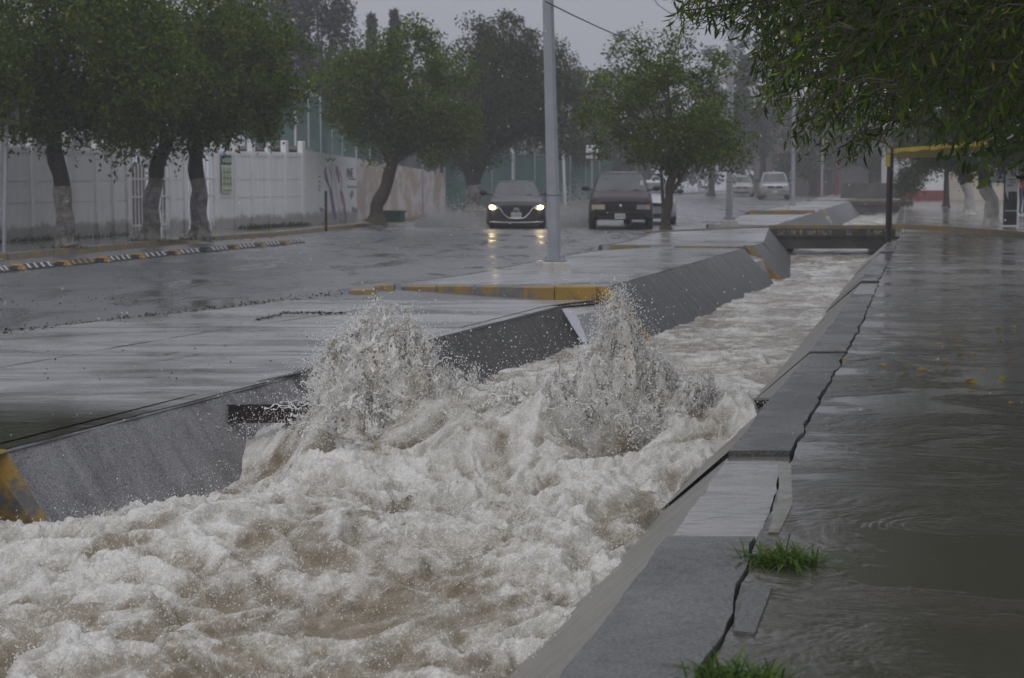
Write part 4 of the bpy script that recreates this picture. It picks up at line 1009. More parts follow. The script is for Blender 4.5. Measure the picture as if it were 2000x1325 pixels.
# ------------------------------------------------------------------ rubber lane dividers
tps = [(-52, 535.5), (22, 528.5), (112, 520.5), (191, 513), (260, 506), (331, 499), (393, 493), (447, 487.5), (500, 482.5), (548, 478)]
ordn = ['cut off by the left edge of the photo', 'first whole one from the left', 'second whole one, with yellowish stripes', 'third whole one from the left', 'fourth whole one from the left', 'fifth whole one from the left', 'sixth, with a black end instead of yellow', 'seventh, third from the far end', 'eighth, next to last at the far end', 'last small one at the far end']
for i, (px, py) in enumerate(tps):
    p = P(px, py); nx = P(*tps[i + 1]) if i + 1 < len(tps) else p + (p - P(*tps[i - 1])); d = (nx - p).normalized()
    o = empty('lane_divider', p, math.atan2(d.y, d.x), 'striped black lane divider, ' + ordn[i], 'lane divider', 'lane dividers along the kerb')
    Ln, w, h = min(1.25, (nx - p).length * .8), .17, .1
    b = MB(); xs_ = [0, .2, Ln - .1, Ln]; hh = [.03, h, h, .03]; vs = []
    for x, z in zip(xs_, hh): vs += [(x, -w, 0), (x, -w * .95, z * .3), (x, -w * .55, z), (x, w * .55, z), (x, w * .95, z * .3), (x, w, 0)]
    b.add(vs, [(6 * k + j, 6 * (k + 1) + j, 6 * (k + 1) + j + 1, 6 * k + j + 1)[::-1] for k in range(3) for j in range(5)] + [(0, 1, 2, 3, 4, 5)[::-1], (18, 19, 20, 21, 22, 23)]); b.build('body', 'rubber', o)
    if i != 6:
        b = MB(); b.add([(.02, -w * .9, .022), (.19, -w * .62, h * .98 + .006), (.19, w * .62, h * .98 + .006), (.02, w * .9, .022)], [(0, 1, 2, 3)])
        b.add([(.01, -w - .004, .01), (.24, -w - .004, .012), (.2, -w * .56 - .004, h + .004)], [(0, 1, 2)]); b.build('end_patch', 'stripe_yellow', o)
    for k in range(4):
        x = .3 + k * (Ln - .42) / 3.4; b = MB(); e = .004
        b.add([(x, -w * .95 - e, h * .3), (x + .075, -w * .95 - e, h * .3), (x + .075, -w * .55, h + e), (x, -w * .55, h + e), (x + .075, w * .55, h + e), (x, w * .55, h + e)], [(0, 1, 2, 3), (3, 2, 4, 5)]); b.build('stripe', 'stripe_yellow' if i == 2 else 'stripe_white', o)

# ------------------------------------------------------------------ street lamps
def lamp(q, rb, rt, h, lean, label, pedestal=True, arm=None, n=8, wash=False):
    o = empty('street_lamp', q, 0, label, 'street lamp', 'street lamps along the channel')
    z0 = 0
    if pedestal:
        z0 = .17; b = MB(); b.box((0, 0, z0 / 2), (rb * 4.4, rb * 4.4, z0), .1, .86, .02); b.build('pedestal', 'whitewash_pale', o)
        b = MB(); b.box((0, 0, z0 + .02), (rb * 3.0, rb * 3.0, .025), .1); b.build('base_plate', 'galvanised', o)
        for sx, sy in ((1, 1), (1, -1), (-1, 1), (-1, -1)):
            b = MB(); b.tube([(sx * rb * 1.25, sy * rb * 1.25, z0 + .03), (sx * rb * 1.25, sy * rb * 1.25, z0 + .075)], .014, 6); b.build('bolt', 'galvanised', o)
    vs = []; b = MB()
    lv = [(z0 + .03, rb), (z0 + .35, rb * .985), (h * .55, (rb + rt) / 2), (h, rt)]
    for z, r in lv: vs += [(lean * z / 4.3 + r * math.cos(2 * math.pi * (k + .5) / n), r * math.sin(2 * math.pi * (k + .5) / n), z) for k in range(n)]
    b.add(vs, [(i * n + k, i * n + (k + 1) % n, (i + 1) * n + (k + 1) % n, (i + 1) * n + k) for i in range(3) for k in range(n)]); b.build('pole', 'galvanised', o)
    if pedestal:
        b = MB(); b.tube([(lean * 1.2 / 4.3, -.004, 1.2), (lean * 1.2 / 4.3, -.004, 1.21)], rb * .99, 8); b.build('band', 'dark_steel', o)
    az, al, dirx = arm or (h - .1, 1.2, -1)
    lx_ = lean * az / 4.3
    b = MB(); b.tube([(lx_, 0, az - .25), (lx_ + dirx * .06, 0, az), (lx_ + dirx * al * .5, 0, az + .04), (lx_ + dirx * al, 0, az - .12)], [.035, .045, .04, .035], 8); b.build('arm', 'galvanised', o)
    b = MB(); hx_, hz_ = lx_ + dirx * (al + .28), az - .34
    c_, s_ = math.cos(-dirx * -.55), math.sin(.55)
    bb = MB(); bb.ball((0, 0, 0), (.46, .15, .1), 12, 8)
    b.add([(hx_ + v[0] * math.cos(.6) + v[2] * math.sin(.6) * dirx, v[1], hz_ - v[0] * math.sin(.6) * dirx + v[2] * math.cos(.6)) for v in bb.v], bb.f, True); b.build('lamp_head', 'galvanised', o)
    return o
lamp(P(1084, 532, .12), .112, .07, 8.2, -.12, 'big grey octagonal lamp pole on a concrete pedestal in the middle', arm=(8.0, 1.3, -1))
lamp(P(1424, 442, .22), .1, .06, 7.6, 0, 'second lamp pole with drooping lamp head beside the median tree', arm=(5.86, .42, 1))
lamp(P(1548, 411, .2), .085, .055, 7.4, 0, 'third lamp pole, paler, in front of the silver car')
lamp(P(1605, 384, .1), .085, .06, 7.0, 0, 'farthest lamp pole, faint white, in the haze', pedestal=False)
p0 = P(1080, 532, .175) + Vector((-.12, 0, 4.05)); p1 = PY(1420, 120, 62); b = MB()
b.tube([p0.lerp(p1, k / 14) + Vector((0, 0, -.8 * 4 * (k / 14) * (1 - k / 14) * .35)) for k in range(15)], .012, 5); o = b.build('cable', 'black_paint'); tag(o, 'thin overhead cable running right from the big lamp pole', 'cable')
b = MB(); b.tube([PY(1180, -160, 60), PY(1285, 10, 58), PY(1330, 40, 64)], .012, 5); o = b.build('cable', 'black_paint'); tag(o, 'short faint cable high above the median tree', 'cable')

# ------------------------------------------------------------------ trees
def leaf_quads(pos, size, rg, droop=.3):
    n = len(pos)
    d = rg.normal(size=(n, 3)); d[:, 2] -= droop; d /= np.linalg.norm(d, axis=1)[:, None]
    w = np.cross(d, rg.normal(size=(n, 3))); w /= np.linalg.norm(w, axis=1)[:, None]
    L = size * rg.uniform(.65, 1.35, n)[:, None]
    a = pos; m1 = pos + d * L * .45 + w * L * .24; m2 = pos + d * L * .45 - w * L * .24; e = pos + d * L
    return np.stack([a, m1, e, m2], 1).reshape(-1, 3), (np.arange(n) * 4)[:, None] + np.arange(4)[None]
def crown_points(c, r, n, rg, clumps, cs, hang=.0):
    u = rg.normal(size=(clumps, 3)); u /= np.linalg.norm(u, axis=1)[:, None]
    rad = rg.uniform(.25, 1.0, clumps) ** .5
    rad *= 1 + .5 * fbm(u[:, 0] * 1.7, u[:, 1] * 1.7, u[:, 2] * 1.7 + c[0], 2, 77)
    cc = np.array(c) + u * rad[:, None] * np.array(r)
    k = rg.integers(0, clumps, n); s = cs * rg.uniform(.6, 1.4, clumps)
    g = rg.normal(size=(n, 3)); g /= np.maximum(1e-6, np.linalg.norm(g, axis=1))[:, None]; g *= rg.uniform(.1, 1, n)[:, None] ** .45
    p = cc[k] + g * s[k][:, None] * np.array([1, 1, .75])
    if hang: p[:, 2] -= hang * rg.uniform(0, 1, n) ** 3
    return p, cc
def tree(name, label, base, trunk, tr, ww, crowns, leaf, mat, group, seed, forks=None, cs=.42, bark='bark', hang=.25, dens=1.0, nl=14, wmat='whitewash', wig=.02):
    rg = np.random.default_rng(seed); root = empty(name, base, 0, label, 'tree', group); B = Vector(base)
    pts = [Vector(p) for p in trunk]
    def sub(z0, z1):
        out = []; N = 14
        for k in range(N + 1):
            z = z0 + (z1 - z0) * k / N
            for a, c in zip(pts, pts[1:]):
                if z <= c.z + 1e-6: break
            f = min(1, max(0, (z - a.z) / (c.z - a.z))); p = a.lerp(c, f)
            t_ = max(0.0, (z - pts[0].z) / (pts[-1].z - pts[0].z)); r = tr[0] + (tr[1] - tr[0]) * t_ ** .7 + tr[0] * .55 * min(1.1, max(0, 1 - z / .35)) ** 2
            out.append((p + Vector((wig * math.sin(z * 7 + seed), wig * math.cos(z * 5), 0)), r * (1 + .06 * math.sin(z * 9 + seed))))
        return [x for x, _ in out], [x for _, x in out]
    top = pts[-1].z
    if ww > 0:
        p, r = sub(-.06, ww); b = MB(); b.tube(p, r, 10); b.build('whitewashed_base', wmat, root)
    p, r = sub(ww - .02 if ww > 0 else -.05, top); b = MB(); b.tube(p, [x * .985 for x in r], 10); b.build('trunk', bark, root)
    ap, ccs = [], []
    for c, rr, n in crowns:
        q, cc = crown_points(c, rr, int(n * dens * (1.9 if leaf < .2 else 1.3)), rg, max(12, int(n / 70)), cs, hang); ap.append(q); ccs.append(cc)
    ccs = np.concatenate(ccs); b = MB()
    for k in rg.choice(len(ccs), min(nl, len(ccs)), False):
        e = Vector(ccs[k]); s = pts[-1].lerp(pts[-2], rg.uniform(0, .5)); m = s.lerp(e, .5) + Vector((0, 0, .25))
        b.tube([s, m, e], [tr[1] * .62, tr[1] * .34, .012], 5)
    if forks:
        for f in forks: b.tube(*f, 8)
    b.build('limbs', bark, root)
    v, f = leaf_quads(np.concatenate(ap), leaf * (.74 if leaf < .2 else .9), rg); link('crown', np_mesh('crown', v, f, False), mat, root)
    return root
def rel(base, px, py, dy=0.0):
    q = PY(px, py, base.y + dy); return (q.x - base.x, q.y - base.y, q.z - base.z)
GL = 'whitewashed street trees on the left sidewalk'
B0 = P(-95, 490, .12); s = FPX / B0.y
tree('street_tree', 'street tree cut off by the left edge, its drooping foliage in the top left corner', B0, [(0, 0, 0), (.1, 0, 1.4), (.15, 0, 2.6)], (.2, .15), 1.2, [(rel(B0, -70, 60), (1.6, 1.6, 2.3), 6500), (rel(B0, 0, 150, -.6), (.55, .7, 1.0), 1600)], .15, 'leaf_street', GL, 3, hang=.5)
B1 = P(128, 484, .12)
tree('street_tree', 'first whole whitewashed tree from the left, trunk bending left above', B1, [(0, 0, 0), (-.01, 0, 1.0), (-.12, 0, 1.7), rel(B1, 98, 240)], (.2, .17), 1.28, [(rel(B1, 120, 70, .3), (2.3, 2.0, 2.2), 12500), (rel(B1, 225, 60, .5), (1.6, 1.6, 1.8), 5000), (rel(B1, 95, 200), (1.5, 1.2, .7), 3000), (rel(B1, 260, 110, -.4), (1.2, 1.2, 1.3), 3500)], .15, 'leaf_street', GL, 4, hang=.4)
B2 = P(293, 470, .12)
tree('street_tree', 'second whitewashed tree, leaning right in front of the wide gate', B2, [(0, 0, 0), (.06, 0, 1.0), (.2, 0, 1.7), rel(B2, 322, 285), rel(B2, 350, 130)], (.22, .14), 1.45, [(rel(B2, 340, 110), (2.0, 1.9, 1.9), 9500), (rel(B2, 270, 220, -.2), (1.1, 1.0, .8), 3000)], .15, 'leaf_street', GL, 5, hang=.5)
B3 = P(390, 467, .12)
tree('street_tree', 'third whitewashed tree, straight dark trunk in front of the narrow gate', B3, [(0, 0, 0), (0, 0, 1.0), (-.06, 0, 1.8), rel(B3, 378, 280)], (.23, .17), 1.42, [(rel(B3, 455, 120, .3), (1.55, 1.8, 1.75), 8500), (rel(B3, 430, 222, -.2), (1.3, 1.2, .5), 3300), (rel(B3, 520, 180), (.8, .9, .9), 2200)], .15, 'leaf_street', GL, 6, hang=.4)
B4 = P(733, 437, .12)
tree('street_tree', 'round street tree with brown trunk leaning right in front of the beige wall', B4, [(0, 0, 0), (.08, 0, .6), (.4, 0, 1.3), rel(B4, 770, 300)], (.24, .17), .0, [(rel(B4, 780, 180), (2.25, 2.2, 1.75), 10500), (rel(B4, 680, 170, .2), (1.0, 1.2, 1.1), 3000), (rel(B4, 850, 240, -.2), (1.3, 1.2, .95), 3500), (rel(B4, 790, 80), (1.3, 1.3, .6), 1500)], .16, 'leaf_street', GL, 7, bark='bark_brown', hang=.3)
B5 = P(925, 414, .12)
tree('street_tree', 'forked tree with pale base left of the grey car, dark crown', B5, [(0, 0, 0), (0, 0, .9), (0, 0, 1.35), (-.05, 0, 1.7)], (.34, .3), 1.05, [(rel(B5, 985, 180), (2.6, 2.4, 2.2), 9000), (rel(B5, 1075, 200, .5), (1.6, 1.8, 2.2), 5000), (rel(B5, 985, 70, .5), (1.5, 1.5, .9), 1700), (rel(B5, 900, 290), (1.6, 1.4, .7), 2000)], .19, 'leaf_dark', GL, 8,
     forks=[([(0, 0, 1.2), Vector(rel(B5, 905, 320)), Vector(rel(B5, 890, 270))], [.22, .16, .1]), ([(0, 0, 1.2), Vector(rel(B5, 945, 320)), Vector(rel(B5, 975, 270)), Vector(rel(B5, 990, 220))], [.24, .17, .13, .08])], cs=.5)
B6 = P(1300, 453, .2)
tree('median_tree', 'bushy tree with slanting thin trunks on the median, right of the dark van', B6, [(0, 0, 0), (.02, 0, .5), (.1, 0, 1.1), rel(B6, 1318, 330)], (.13, .1), .0, [(rel(B6, 1290, 215), (1.95, 1.9, 1.55), 7800), (rel(B6, 1390, 260, .2), (1.1, 1.1, .9), 2400), (rel(B6, 1325, 288), (1.6, 1.4, .42), 2000), (rel(B6, 1300, 120), (1.3, 1.2, .8), 1000), (rel(B6, 1240, 90, .3), (.35, .3, .5), 150), (rel(B6, 1345, 80, .3), (.3, .3, .5), 130)], .13, 'leaf_street', None, 9,
     forks=[([(-.02, -.05, .1), Vector(rel(B6, 1294, 380)), Vector(rel(B6, 1290, 320))], [.06, .045, .03]), ([(.08, 0, .9), Vector(rel(B6, 1330, 350)), Vector(rel(B6, 1350, 310))], [.07, .05, .03])], bark='bark_brown', cs=.36)
GB = 'taller trees behind the court and fence'
def back_tree(px, py, Y, rx, rz, n, mat, label, seed, leaf=.24, cs=.6, conifer=False, dens=1.0):
    q = PY(px, py, Y); base = Vector((q.x, Y, 0)); k = FPX / Y; h = q.z
    if conifer:
        rg = np.random.default_rng(seed); root = empty('conifer_tree', base, 0, label, 'tree', GB); H = h + rz / k; b = MB(); b.tube([(0, 0, 0), (0, 0, H)], [.18, .02], 6); b.build('trunk', 'bark', root); pp = []
        for z in np.linspace(H * .3, H, 26):
            rr = (1 - z / H) * rx / k * 1.6 + .08
            for a in rg.uniform(0, 6.28, 9):
                t_ = np.linspace(.1, 1, 18); pp.append(np.stack([t_ * rr * math.cos(a), t_ * rr * math.sin(a), z - t_ * rr * .25 + .05 * rg.normal(size=18)], 1))
        v, f = leaf_quads(np.concatenate(pp), leaf, rg); link('crown', np_mesh('crown', v, f, False), mat, root); return
    tree('tall_tree', label, base, [(0, 0, 0), (.1, 0, h * .4), (0, 0, h * .8)], (.28, .14), 0, [((0, 0, h), (rx / k, rx / k * .9, rz / k), n)], leaf, mat, GB, seed, cs=cs, hang=.5, dens=dens)
back_tree(625, 100, 88, 72, 175, 8500, 'leaf_grey', 'tall grey-green tree rising past the top between the left crowns', 21)
back_tree(525, 40, 92, 70, 130, 5000, 'leaf_grey', 'tall grey tree half hidden behind the left street crowns', 22)
back_tree(440, 110, 80, 70, 120, 3500, 'leaf_dark', 'dark tree behind the third whitewashed tree and the netting', 28)
back_tree(726, 110, 100, 26, 72, 0, 'leaf_grey', 'small pointed conifer tip above the round street tree, left one', 23, .3, conifer=True)
back_tree(770, 100, 100, 28, 72, 0, 'leaf_grey', 'small pointed conifer tip above the round street tree, right one', 24, .3, conifer=True)
back_tree(1000, 180, 98, 95, 135, 7500, 'leaf_dark', 'broad dark tree behind the big lamp pole', 25)
back_tree(1115, 230, 104, 75, 110, 5000, 'leaf_dark', 'dim tree behind the white road sign', 26)
back_tree(1195, 215, 122, 58, 125, 4500, 'leaf_grey', 'pale hazy tree left of the median tree', 27, .3)
back_tree(1265, 250, 140, 60, 90, 3000, 'leaf_grey', 'faint hazy tree behind the median tree crown', 29, .32)
back_tree(1390, 225, 128, 70, 105, 4500, 'leaf_grey', 'hazy tree above the beige sedan', 30, .3)
back_tree(1490, 170, 120, 65, 130, 4500, 'leaf_grey', 'hazy tree behind the lamp head', 31, .3)
back_tree(1450, 285, 150, 90, 80, 4500, 'leaf_grey', 'faint wide tree closing the road behind the beige sedan', 33, .34)
back_tree(1590, 250, 134, 100, 110, 5500, 'leaf_dark', 'dim broad tree rising over the two-storey house', 34, .34)
back_tree(860, 200, 92, 80, 90, 4000, 'leaf_dark', 'dark tree between the round and the forked street trees', 32)
GR = 'trees on the right-hand pavement'
def right_tree(bx, by, label, tops, crowns, seed, r=.2, ww=1.2, mat='leaf_dark', n=None):
    B = P(bx, by, .02)
    tree('pavement_tree', label, B, [(0, 0, 0), (0, 0, .8), Vector(rel(B, *tops[0])), Vector(rel(B, *tops[1]))], (r, r * .7), ww, [(rel(B, *c[:2], c[2]), c[3], c[4]) for c in crowns], .17, mat, GR, seed, hang=.5, cs=.45, wmat='whitewash_pale', wig=.006)
right_tree(1936, 440, 'thick whitewashed tree left of the poster post', [(1925, 370), (1915, 300)], [(1905, 230, 0, (2.0, 2.0, 1.6), 7500), (1990, 260, 0, (1.6, 1.6, 1.3), 4000)], 41, .26, 1.3)
right_tree(1893, 420, 'slender whitewashed tree behind the thick one', [(1885, 360), (1870, 310)], [(1850, 270, 0, (2.0, 1.8, 1.2), 6000)], 42, .22, 1.25)
right_tree(1848, 405, 'dark bare-based tree beside the white house', [(1848, 360), (1850, 310)], [(1830, 272, 0, (2.6, 2, 1.1), 6000), (1786, 335, -1, (.55, .6, .9), 1500), (1768, 358, -1, (.3, .35, .7), 600)], 43, .16, .0)
right_tree(2050, 445, 'tree at the right edge above the person, mostly outside the frame', [(2055, 370), (2040, 300)], [(2020, 230, 0, (2.0, 2.0, 1.7), 5500)], 44, .24, 1.2)
for k, (bx, by, lab) in enumerate(((7.9, 23.5, 'tall dark tree behind the near drooping leaves, trunk outside the right edge'), (10.9, 35, 'second tall dark tree behind the drooping leaves, farther along the right pavement'))):
    tree('pavement_tree', lab, (bx, by, 0), [(0, 0, 0), (-.05, 0, 1.2), (-.2, 0, 3.0)], (.27, .2), 1.3, [((-.6, 0, 6.6), (4.0, 4.6, 3.9), 15000), ((-2.6, -.5, 5.0), (2.2, 2.6, 1.9), 5000)], .22, 'leaf_near', GR, 61 + k, hang=.5, cs=.6)
right_tree(1702, 386, 'dark tree between the farthest lamp pole and the canopy, in haze', [(1702, 360), (1700, 320)], [(1690, 262, 0, (3.4, 2.5, 2.0), 6500), (1730, 320, 0, (1.8, 1.5, 1.0), 2500), (1640, 300, 1, (1.5, 1.5, .8), 1500)], 46, .2, .0)
# far wood closing the street
rg = np.random.default_rng(77); pp = []
for k in range(90):
    x = rg.uniform(-60, 75); y = rg.uniform(150, 172); h = rg.uniform(4, 8.5)
    c, _ = crown_points((x, y, h * .52), (rg.uniform(2.4, 4), 2.5, h * .5), 420, rg, 9, 1.2); pp.append(c)
v, f = leaf_quads(np.concatenate(pp), .55, rg); o = link('far_wood', np_mesh('far_wood', v, f, False), 'leaf_grey'); tag(o, 'hazy mass of trees closing the end of the street', 'wood', None, 'stuff')
# more background trees above the left crowns / off frame, seen in the wet road
for k, (x, y) in enumerate(((-19, 60), (-27, 66), (-15, 78))):
    tree('tall_tree', ['dark tree behind the left fence, far left', 'second dark tree behind the left fence', 'dark tree beyond the low building'][k], (x, y, 0), [(0, 0, 0), (0, 0, 2.5), (0, 0, 4)], (.25, .18), 0, [((0, 0, 5.2), (3.2, 3, 2.7), 6000)], .24, 'leaf_dark', GB, 51 + k, cs=.6)

# ------------------------------------------------------------------ cars
def car(name, label, loc, rz, S, group):
    """S: dict of sizes; local +y is the car's front"""
    root = empty(name, loc, rz, label, S.get('cat', 'car'), group)
    hw, L, zb, zh, zbelt, zr = S['hw'], S['L'], S['zb'], S['hood'], S['belt'], S['roof']
    yf = L / 2; yc = yf - S['cowl']; yr = -L / 2
    pm = S['paint']
    # lower body: rounded front, bonnet rising to the cowl, level belt behind
    st = []
    nose = S.get('nose', .3)
    for y, w, zt in ((yf, .74, zh - .16), (yf - .05, .86, zh - .08), (yf - nose * .5, .95, zh - .02), (yf - nose, .985, zh + .01), ((yf - nose + yc) / 2, 1, (zh + zbelt) / 2 + .02), (yc, 1, zbelt), (0, 1.0, zbelt + .01), (yr + .5, .99, zbelt + .02), (yr + .08, .94, zbelt), (yr, .84, zbelt - .1)):
        w *= hw; h = zt - zb
        half = [(0, zb), (w * .82, zb), (w * .97, zb + .1 * h), (w, zb + .38 * h), (w * .985, zb + .68 * h), (w * .93, zt - .05 * h), (w * .8, zt), (w * .45, zt + .02), (0, zt + .03)]
        st.append([(x, y, z) for x, z in half] + [(-x, y, z) for x, z in half[-2:0:-1]])
    b = MB(); n = len(st[0]); b.add([p for r in st for p in r], [(i * n + k, (i + 1) * n + k, (i + 1) * n + (k + 1) % n, i * n + (k + 1) % n) for i in range(len(st) - 1) for k in range(n)], True)
    b.add(st[0], [list(range(n))], True); b.add(st[-1], [list(range(n))[::-1]], True); b.build('body', pm, root)
    # greenhouse
    a0, a1 = hw * S.get('gb', .9), hw * S.get('gt', .68); fy0, fy1 = yc + .02, yc - S['rake']; ry0, ry1 = yr + S.get('tail', .25), yr + S.get('tail', .25) + S.get('rrake', .3)
    cv = .16
    lerp = lambda p, q, t_: p + (q - p) * t_
    A = lambda s_: lerp(a0, a1, s_ ** 1.15); Z = lambda s_: lerp(zbelt - .02, zr - .05, s_)
    front = lambda t_, s_, o=0: (t_ * (A(s_) + o * .3), lerp(fy0, fy1, s_) - cv * t_ * t_ + o, Z(s_) + o * .3)
    rear = lambda t_, s_, o=0: (t_ * (A(s_) + o * .3), lerp(ry0, ry1, s_) + cv * .6 * t_ * t_ - o, Z(s_) + o * .3)
    side = lambda sg, u, s_, o=0: (sg * (A(s_) + o), lerp(lerp(fy0, fy1, s_) - cv, lerp(ry0, ry1, s_) + cv * .6, u), Z(s_))
    T = np.linspace(-1, 1, 9); SS = np.linspace(0, 1, 5); b = MB()
    b.grid(lambda u, v: front(-u, v), T, SS); b.grid(lambda u, v: rear(u, v), T, SS)
    for sg in (1, -1): b.grid(lambda u, v: side(sg, u if sg < 0 else 1 - u, v), np.linspace(0, 1, 6), SS)
    def roof(t_, u):
        y = lerp(front(t_, 1)[1], rear(t_, 1)[1], u); k = (1 - t_ ** 4) * (1 - (2 * u - 1) ** 6); return (t_ * a1, y, zr - .05 + .06 * k)
    b.grid(lambda t_, u: roof(-t_, u), T, np.linspace(0, 1, 9)); b.build('cabin', pm, root)
    b = MB(); b.grid(lambda u, v: front(-u, v, .012), np.linspace(-.93, .93, 9), np.linspace(.05, .93, 5)); b.build('windshield', 'car_glass', root)
    b = MB(); b.grid(lambda u, v: rear(u, v, .012), np.linspace(-.88, .88, 9), np.linspace(.1, .9, 5)); b.build('rear_window', 'car_glass', root)
    for sg in (1, -1):
        for u0, u1 in ((.06, .42), (.46, .74), (.78, .95)):
            b = MB(); b.grid(lambda u, v: side(sg, u, v, .012), np.linspace(u0, u1, 4) if sg < 0 else np.linspace(u1, u0, 4), np.linspace(.1, .9, 3)); b.build('side_window', 'car_glass', root)
    # wheels
    wr = S['wr']
    for y in (yf - S.get('fo', .85), yr + .8):
        for sg in (1, -1):
            x = sg * (hw - .1); b = MB(); b.tube([(x - .1, y, wr), (x - .085, y, wr), (x + .085, y, wr), (x + .1, y, wr)], [wr * .9, wr, wr, wr * .9], 18); w_ = b.build('wheel', 'rubber', root)
            b = MB(); b.tube([(x + sg * .095, y, wr), (x + sg * .108, y, wr)], wr * .6, 14); b.build('rim', 'galvanised', w_)
            b = MB(); ar = [(math.cos(a), math.sin(a)) for a in np.linspace(0, math.pi, 11)]
            b.grid(lambda u, v: (sg * (hw + .012), y + ar[int(u)][0] * wr * (1.12 + .14 * v), wr + ar[int(u)][1] * wr * (1.12 + .14 * v)), range(11), [0, 1]); b.build('wheel_arch', 'car_black', root)
    # mirrors
    for sg in (1, -1):
        b = MB(); x, y, z = sg * (hw + .12), yc - .15, zbelt + .1; b.ball((x, y, z), (.13, .06, .085), 8, 6); b.tube([(sg * a0 * .96, y, z - .06), (x, y, z - .03)], .025, 6); b.build('mirror', S.get('mirror', 'car_black'), root)
    nose_y = lambda x: float(np.interp(abs(x) / hw, [0, .6, .74, .86, .95, .985], [yf, yf - .004, yf - .01, yf - .055, yf - nose * .5, yf - nose])) + .012
    def face(name, poly, off, mat, th=.03):
        """a panel on the front: poly of (x,z)"""
        b = MB(); n = len(poly); f_ = [(x, nose_y(x) + off, z) for x, z in poly]; k_ = [(x, nose_y(x) + off - th - .1, z) for x, z in poly]
        b.add(f_ + k_, [list(range(n))[::-1]] + [((i + 1) % n, i, n + i, n + (i + 1) % n)[::-1] for i in range(n)]); return b.build(name, mat, root)
    rect = lambda x0, x1, z0, z1: [(x0 + (x1 - x0) * k / 6, z0) for k in range(7)] + [(x0 + (x1 - x0) * k / 6, z1) for k in range(6, -1, -1)]
    S['front'](face, rect, root, nose_y, zb, hw)
    # wipers
    b = MB(); f_ = front(0, .06, .03)
    for t0, t1 in ((.05, -.62), (.7, .08)): b.tube([front(t0, .02, .03), front(t1, .1, .03)], .012, 5)
    b.build('wiper', 'car_black', root)
    b = MB(); b.box((0, 0, zb + .08), (hw * 1.7, L * .86, .2)); b.build('underside', 'car_black', root)
    if S.get('rack'):
        for sg in (1, -1):
            b = MB(); b.tube([(sg * a1 * .82, fy1 - .3, zr + .06), (sg * a1 * .82, ry1 + .3, zr + .06)], .02, 6); b.build('roof_rail', 'car_black', root)
    return root

def plate_at(face, rect, x, z, root, ny):
    face('number_plate', rect(x - .155, x + .155, z - .08, z + .08), .045, 'plate')
    b = MB()
    for k in range(6): b.box((x - .11 + k * .044, ny(x) + .052, z + .005), (.022, .006, .06))
    b.build('plate_lettering', 'ink_grey', root)

def front_hatch(face, rect, root, ny, zb, hw):
    g = [(-.47, .63), (-.42, .5), (-.28, .36), (-.2, .32), (0, .31), (.2, .32), (.28, .36), (.42, .5), (.47, .63), (.25, .645), (0, .65), (-.25, .645)]
    face('grille', g, .02, 'car_black')
    for k in range(4):
        z = .59 - k * .062; w = .42 - k * .05; face('grille_bar', rect(-w, w, z - .008, z + .008), .028, 'dark_steel', .01)
    b = MB(); b.tube([(x, ny(x) + .03, z) for x, z in ((-.62, .66), (-.48, .6), (-.42, .49), (-.28, .35), (-.2, .315), (0, .305), (.2, .315), (.28, .35), (.42, .49), (.48, .6), (.62, .66))], .022, 6); b.build('chrome_trim', 'chrome', root)
    b = MB(); e = [(.085 * math.cos(a), ny(0) + .05, .545 + .068 * math.sin(a)) for a in np.linspace(0, 2 * math.pi, 17)]; b.tube(e, .011, 5)
    b.tube([(-.07, ny(0) + .05, .585), (-.025, ny(0) + .052, .555), (0, ny(0) + .054, .53), (.025, ny(0) + .052, .555), (.07, ny(0) + .05, .585)], .012, 5); b.build('badge', 'chrome', root)
    plate_at(face, rect, 0, .41, root, ny)
    for sg in (1, -1):
        q = [(sg * x, z) for x, z in ((.52, .63), (.6, .585), (.78, .6), (.84, .66), (.8, .71), (.62, .685))]; q = q if sg > 0 else q[::-1]
        h = face('headlight', q[::-1], .03, 'lens')
        b = MB(); b.ball((sg * .735, ny(.735) + .055, .643), (.075, .04, .062), 10, 8); b.build('lamp', 'headlamp', h)
        b = MB(); b.ball((sg * .82, ny(.82) + .03, .66), (.04, .04, .04), 8, 6); b.build('indicator', 'amber', h)
        face('fog_light', rect(min(sg * .55, sg * .75), max(sg * .55, sg * .75), .33, .4), .02, 'car_black')
    face('lower_intake', rect(-.62, .62, .2, .27), .03, 'car_black')
    b = MB(); b.tube([(x, ny(x) + .04, .185 + .02 * (x / .8) ** 2) for x in np.linspace(-.8, .8, 9)], .02, 6); b.build('lip', 'galvanised', root)

